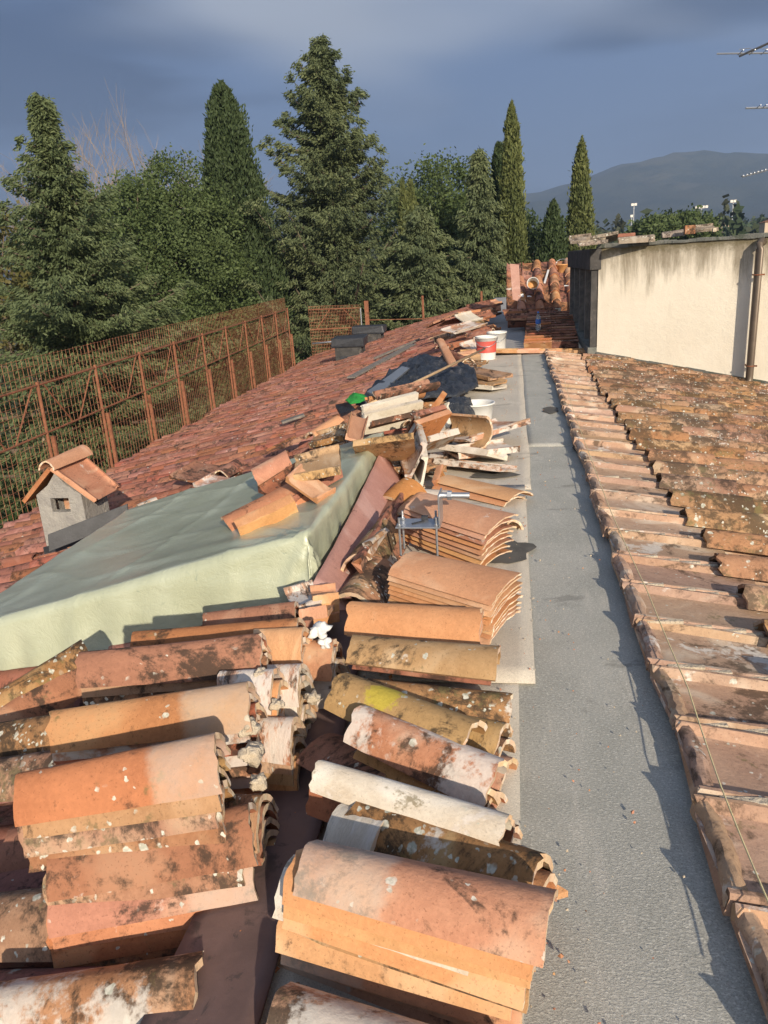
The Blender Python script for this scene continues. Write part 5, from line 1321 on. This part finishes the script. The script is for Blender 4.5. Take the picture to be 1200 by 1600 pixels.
def crumbs():
    R = random.Random(77); m = {0: MB(), 1: MB()}
    def blob(mb, p, r):
        a = R.uniform(0, 3); M = Matrix.Rotation(a, 3, 'Z') @ Matrix.Rotation(R.uniform(0, 3), 3, 'X')
        n = len(mb.v)
        for v in ((1, 0, 0), (-1, 0, 0), (0, 1, 0), (0, -1, 0), (0, 0, 1), (0, 0, -1)):
            mb.v.append(tuple(p+(M @ Vector(v))*r*R.uniform(.6, 1.2)))
        for f in ((0, 2, 4), (2, 1, 4), (1, 3, 4), (3, 0, 4), (2, 0, 5), (1, 2, 5), (3, 1, 5), (0, 3, 5)): mb.f.append([n+i for i in f])
    for i in range(620):
        y = 1.0+11*R.random()**1.5; x = -.12+R.expovariate(7) if R.random() < .75 else R.uniform(.0, .46)
        if x > .46: continue
        r = R.uniform(.0015, .005) if R.random() < .85 else R.uniform(.004, .007)
        blob(m[R.random() < .5], Vector((x, y, .016+r*.3)), r)
    for i in range(300):
        y = .9+4*R.random(); x = -.55+R.uniform(-.10, .14); r = R.uniform(.003, .012); blob(m[R.random() < .4], Vector((x, y, .02+r*.5)), r)
    o = m[0].build('tile_crumbs', T_ORANGE); tag(o, 'orange tile crumbs scattered over the membrane by the piles', 'rubble', kind='stuff')
    o = m[1].build('mortar_crumbs', M_MORTAR); tag(o, 'pale mortar crumbs scattered over the membrane by the piles', 'rubble', kind='stuff')
crumbs()

# ================================================================== ON THE LEFT SLOPE
# chimney with gabled tile cap
CX, CY = -4.04, 6.05; cw, cdp = .44, .42; zb = ZL(CX)-.05; ze = -.37; za = -.17
CHN = empty('chimney', (CX, CY+.2, zb)); tag(CHN, 'little plastered chimney shaped like a house on the left slope', 'chimney'); CL = Vector(CHN.location); O0 = Vector((0, 0, 0))
def gable(y, name):
    m = MB(); x0, x1 = CX-cw/2, CX+cw/2; wz0, wz1 = -.53, -.40; wx0, wx1 = CX-.09, CX+.09; t = .07
    m.poly([(x0, y, zb), (wx0, y, zb), (wx0, y, ze+.09), (x0, y, ze)], t, Vector((0, -1, 0)))
    m.poly([(wx1, y, zb), (x1, y, zb), (x1, y, ze), (wx1, y, ze+.09)], t, Vector((0, -1, 0)))
    m.poly([(wx0, y, zb), (wx1, y, zb), (wx1, y, wz0), (wx0, y, wz0)], t, Vector((0, -1, 0)))
    m.poly([(wx0, y, wz1), (wx1, y, wz1), (wx1, y, ze+.09), (CX, y, za), (wx0, y, ze+.09)], t, Vector((0, -1, 0)))
    m.build(name, M_PLASTER, CHN, loc=O0)
gable(CY, 'gable_wall'); gable(CY+cdp-.07, 'gable_wall')
for sx in (-1, 1):
    m = MB(); m.box((CX+sx*(cw/2-.037), CY+cdp/2, (zb+ze)/2-.02), (.07, cdp-.15, ze-zb)); o = m.build('side_wall', M_PLASTER, CHN, loc=O0)
m = MB(); m.tube([(CX+cw/2-.01, CY+.25, ze-.09), (CX+cw/2+.006, CY+.25, ze-.09)], .055, 16); m.build('round_hole', M_DARKHOLE, CHN, loc=O0)
m = MB(); m.box((CX-.02, CY+.22, -.47), (.16, .02, .2)); m.build('inner_tile', T_ORANGE, CHN, loc=O0)
for sx in (-1, 1):
    P = Vector((CX+sx*.34, CY+cdp/2, ze-.075)); Q = Vector((CX, CY+cdp/2, za+.035))
    place_child(CHN, 'roof_pan', EMB[0], P, Q, 0, T_ORANGE, .43, 1.55, .9)
place_child(CHN, 'ridge_cap', COP[1], Vector((CX, CY-.10, za+.14)), Vector((CX, CY+cdp+.10, za+.14)), 0, T_NEW, .47, 1.05, 1.1)
m = MB(); m.poly([(CX-cw/2-.02, CY-.03, zb), (CX+cw/2+.02, CY-.03, zb+.09), (CX+cw/2+.02, CY-.03, zb+.20), (CX-cw/2-.02, CY-.03, zb+.09)], .015, Vector((0, -1, 0))); m.build('front_flashing', M_DARKMEM, CHN, loc=O0)
m = MB(); m.poly([(CX+cw/2+.03, CY-.02, zb+.07), (CX+cw/2+.03, CY+cdp, zb+.07), (CX+cw/2+.03, CY+cdp, zb+.22), (CX+cw/2+.03, CY-.02, zb+.20)], .015, Vector((1, 0, 0))); m.build('side_flashing', M_DARKMEM, CHN, loc=O0)
m = MB(); m.poly([(CX+.0, CY-.30, ZL(CX)+.10), (CX+.62, CY+.02, ZL(CX+.62)+.12), (CX+.62, CY+.05, ZL(CX+.62)+.27), (CX+.0, CY-.27, ZL(CX)+.25)], .012, Vector((0, -1, 0))); o = m.build('flashing_roll', M_DARKMEM, bevel=.004); tag(o, 'black bitumen strip standing on edge in front of the chimney', 'flashing')
# far wrapped chimneys
def wrapped(px, py, y, w, d, h, label, bare_front):
    p = aty(px, py, y); e = empty('wrapped_chimney', (p.x, p.y, ZL(p.x)-.05)); tag(e, label, 'chimney', 'wrapped chimneys far on the left slope'); L = Vector(e.location)
    m = MB(); m.box((0, 0, h*.42), (w, d, h*.85)); m.build('stack', M_DCONC, e, .01, loc=L)
    m = MB(); m.box((0, 0, h*.88), (w*1.22, d*1.15, h*.42)); m.build('cover_sheet', M_DARKMEM, e, .04, loc=L, jit=.05)
    m = MB(); m.box((w*.15, 0, h*.10), (w*.95, d*1.05, h*.34)); m.build('flashing', M_DARKMEM, e, .01, loc=L)
wrapped(548, 556, 21.5, .75, .6, .62, 'nearer wrapped chimney with a grey face below its black cover', True)
wrapped(578, 535, 26.5, .9, .7, .62, 'farther chimney fully hidden by a black cover', False)
# loose bits on the slope
def onslope(px, py, dz=.10): 
    d = ray(px, py); n = Vector((-.25, 0, 1)); p0 = Vector((-.55, 0, -.03+dz)); t = n.dot(p0-CAM)/n.dot(d); return CAM+d*t
def sl(kind, a, b, label, mat, roll=0, dz=.14, wid=1): loose(kind, onslope(*a, dz), onslope(*b, dz), label, mat, roll, None, wid)
sl('e', (288, 752), (332, 728), 'flat pan tile lying face up in the middle of the left slope', T_RED, .1, .16, 1.3)
sl('c', (342, 735), (372, 716), 'curved tile loose beside the flat pan on the left slope', T_RED, 0, .20, 1.2)
sl('e', (318, 764), (352, 748), 'whitened pan end below the loose curved tile', T_LIMEY, 0, .15)
sl('c', (196, 838), (160, 850), 'broken orange tile stub just below the chimney flashing', T_ORANGE, 0, .18)
sl('c', (215, 790), (245, 778), 'overturned tile at the upper left corner of the tarpaulin', T_LIMEY, .4, .16)
sl('e', (430, 705), (478, 682), 'dark pan sticking up near the tip of the heap', T_RED, -.3, .18)
sl('e', (395, 735), (430, 715), 'pan propped at the far corner of the tarpaulin', T_RED, -.2, .18)
m = MB(); m.tube([onslope(250, 800, .15), onslope(318, 764, .15)], .02, 8); o = m.build('grey_pipe', M_GALV, smooth=True); tag(o, 'thin grey pipe lying along the edge of the tarpaulin', 'pipe')
m = MB(); m.beam(onslope(548, 590, .12), onslope(645, 538, .12), .16, .03); o = m.build('wooden_plank', M_GREYWOOD, bevel=.004); tag(o, 'long weathered plank lying on the far left slope', 'plank')
m = MB(); m.beam(onslope(585, 560, .13), onslope(655, 530, .13), .05, .04); o = m.build('wooden_batten', M_GREYWOOD, bevel=.004); tag(o, 'thin batten beside the weathered plank', 'batten')
m = MB(); m.beam(onslope(440, 660, .14), onslope(475, 648, .14), .12, .03); o = m.build('slate_strip', M_GREYWOOD, bevel=.004); tag(o, 'small dark strip lying below the bent ridge tile', 'strip')

# ================================================================== RUSTY EDGE PROTECTION
def fx(y): return -6.95-.062*(y-9.7)
def ftop(y): return .03+.006*(y-10)
FN = empty('rusty_mesh_fence', (fx(9), 9, -1.8)); tag(FN, 'tall rusty wire mesh screen on braced posts along the left eaves', 'fence'); NL = Vector(FN.location); O0 = Vector((0, 0, 0))
ys = [6.6, 8.55, 10.5, 12.4, 14.3, 16.2, 18.15, 20.1, 22.05, 24.0, 25.9, 27.8]
for i, y in enumerate(ys):
    x = fx(y)
    m = MB(); m.tube([(x, y, -3.2), (x, y, ftop(y)+.05)], .026, 8); m.build('post', M_RUST if i % 3 else T_PINK if i == 5 else M_RUST, FN, loc=O0)
    m = MB(); m.beam((x+.09, y+.04, -3.0), (x+.06, y+.04, -.75), .06, .04, up=Vector((0, 1, 0))); m.build('post_sleeve', M_RUST, FN, loc=O0)
for a, b in zip(ys, ys[1:]):
    xa, xb = fx(a), fx(b); za_, zb_ = ftop(a), ftop(b)
    m = MB(); m.tube([(xa, a, za_), (xb, b, zb_)], .018, 7); m.build('top_rail', M_RUST, FN, loc=O0)
    m = MB(); m.tube([(xa, a, za_-.72), (xb, b, zb_-.72)], .016, 7); m.build('middle_rail', M_RUST, FN, loc=O0)
    for (s, e) in ((.08, .44), (.92, .56)):
        ya = a+(b-a)*s; yb = a+(b-a)*e
        m = MB(); m.tube([(fx(ya), ya, ftop(ya)), (fx(yb), yb, ftop(yb)-.72)], .012, 6); m.build('brace', M_RUST, FN, loc=O0)
    # mesh panel: welded wires
    V = []; Fc = []
    def wire(p, q, r=.0036):
        d = (q-p).normalized(); a_ = d.cross(Vector((1, .2, .1))).normalized(); b_ = d.cross(a_); n = len(V)
        for P in (p, q):
            for k in range(3): t = 2*PI*k/3; V.append(tuple(P+(a_*math.cos(t)+b_*math.sin(t))*r))
        for k in range(3): Fc.append((n+k, n+(k+1) % 3, n+3+(k+1) % 3, n+3+k))
    off = -.045; k = 0; y = a
    while y < b:
        j = noise.noise(Vector((y*1.7, 0, 0)))*.02
        wire(Vector((fx(y)+off+j, y, -3.1)), Vector((fx(y)+off-.02, y+.0, ftop(y)+.40+.015*random.random()))); y += .125
    z = -3.1
    while z < .42:
        zz = z; wire(Vector((fx(a)+off, a-.02, ftop(a)+zz)), Vector((fx(b)+off, b+.02, ftop(b)+zz+random.uniform(-.01, .01)))); z += .125
    o = link('wire_mesh', mesh_np('wire_mesh', V, Fc), M_RUSTWIRE, FN, O0)
# end fence at the far side
EF = empty('rusty_end_rail', (-6, 30.6, -1.6)); tag(EF, 'lower rusty railing and mesh closing the far end of the left slope', 'fence')
A = aty(482, 484, 29.2); Bp = aty(563, 481, 31.0); C_ = aty(572, 470, 31.3); D_ = aty(660, 462, 31.8)
rails = [(A, Bp), (A-Vector((0, 0, .75)), Bp-Vector((0, 0, .75)))]
for p, q in rails: m = MB(); m.tube([p, q], .022, 6); m.build('rail', M_RUST, EF, loc=O0)
m = MB(); m.tube([p_ for p_ in (A.lerp(Bp, .65), A.lerp(Bp, .98)-Vector((0, 0, .75)))], .015, 6); m.build('brace', M_RUST, EF, loc=O0)
m = MB(); m.tube([A.lerp(Bp, .40), A.lerp(Bp, .12)-Vector((0, 0, .75))], .015, 6); m.build('brace', M_RUST, EF, loc=O0)
m = MB(); m.beam(C_-Vector((0, 0, 2.2)), C_, .16, .10, up=Vector((0, 1, 0))); m.build('post', M_RUST, EF, loc=O0)
m = MB(); m.tube([Bp-Vector((0, 0, 1.8)), Bp], .03, 6); m.build('post', M_GALV, EF, loc=O0)
m = MB(); m.tube([D_-Vector((0, 0, 1.9)), D_], .05, 6); m.build('post', M_RUST, EF, loc=O0)
E2 = aty(752, 455, 33); m = MB(); m.tube([E2-Vector((0, 0, 1.2)), E2], .05, 6); m.build('post', M_RUST, EF, loc=O0)
m = MB(); m.tube([C_-Vector((0, 0, .75)), D_-Vector((0, 0, .9)), E2-Vector((0, 0, .7))], .016, 6); m.build('rail', M_RUST, EF, loc=O0)
V = []; Fc = []
k = 0
for t in range(34):
    p = A.lerp(Bp, t/33.0); n = len(V)
    for P in (p-Vector((0, 0, 2.0)), p+Vector((0, 0, .12))):
        for kk in range(3): a_ = 2*PI*kk/3; V.append((P.x+.005*math.cos(a_), P.y+.005*math.sin(a_), P.z))
    for kk in range(3): Fc.append((n+kk, n+(kk+1) % 3, n+3+(kk+1) % 3, n+3+kk))
for t in range(16):
    dz = Vector((0, 0, .12-t*.12)); n = len(V)
    for P in (A+dz, Bp+dz):
        for kk in range(3): a_ = 2*PI*kk/3; V.append((P.x, P.y+.005*math.cos(a_), P.z+.005*math.sin(a_)))
    for kk in range(3): Fc.append((n+kk, n+(kk+1) % 3, n+3+(kk+1) % 3, n+3+kk))
link('wire_mesh', mesh_np('wire_mesh', V, Fc), M_RUSTWIRE, EF, O0)
m = MB(); m.tube([aty(488, 537, 27), aty(560, 530, 27.5)], .03, 6); o = m.build('scaffold_tube', M_GALV, smooth=True); tag(o, 'pale scaffold tube lying across the far eaves corner', 'tube')
print('loose tiles', NLOOSE[0]); print('TRIS', sum(len(o.data.loops)-2*len(o.data.polygons) for o in bpy.data.objects if o.type == 'MESH'))
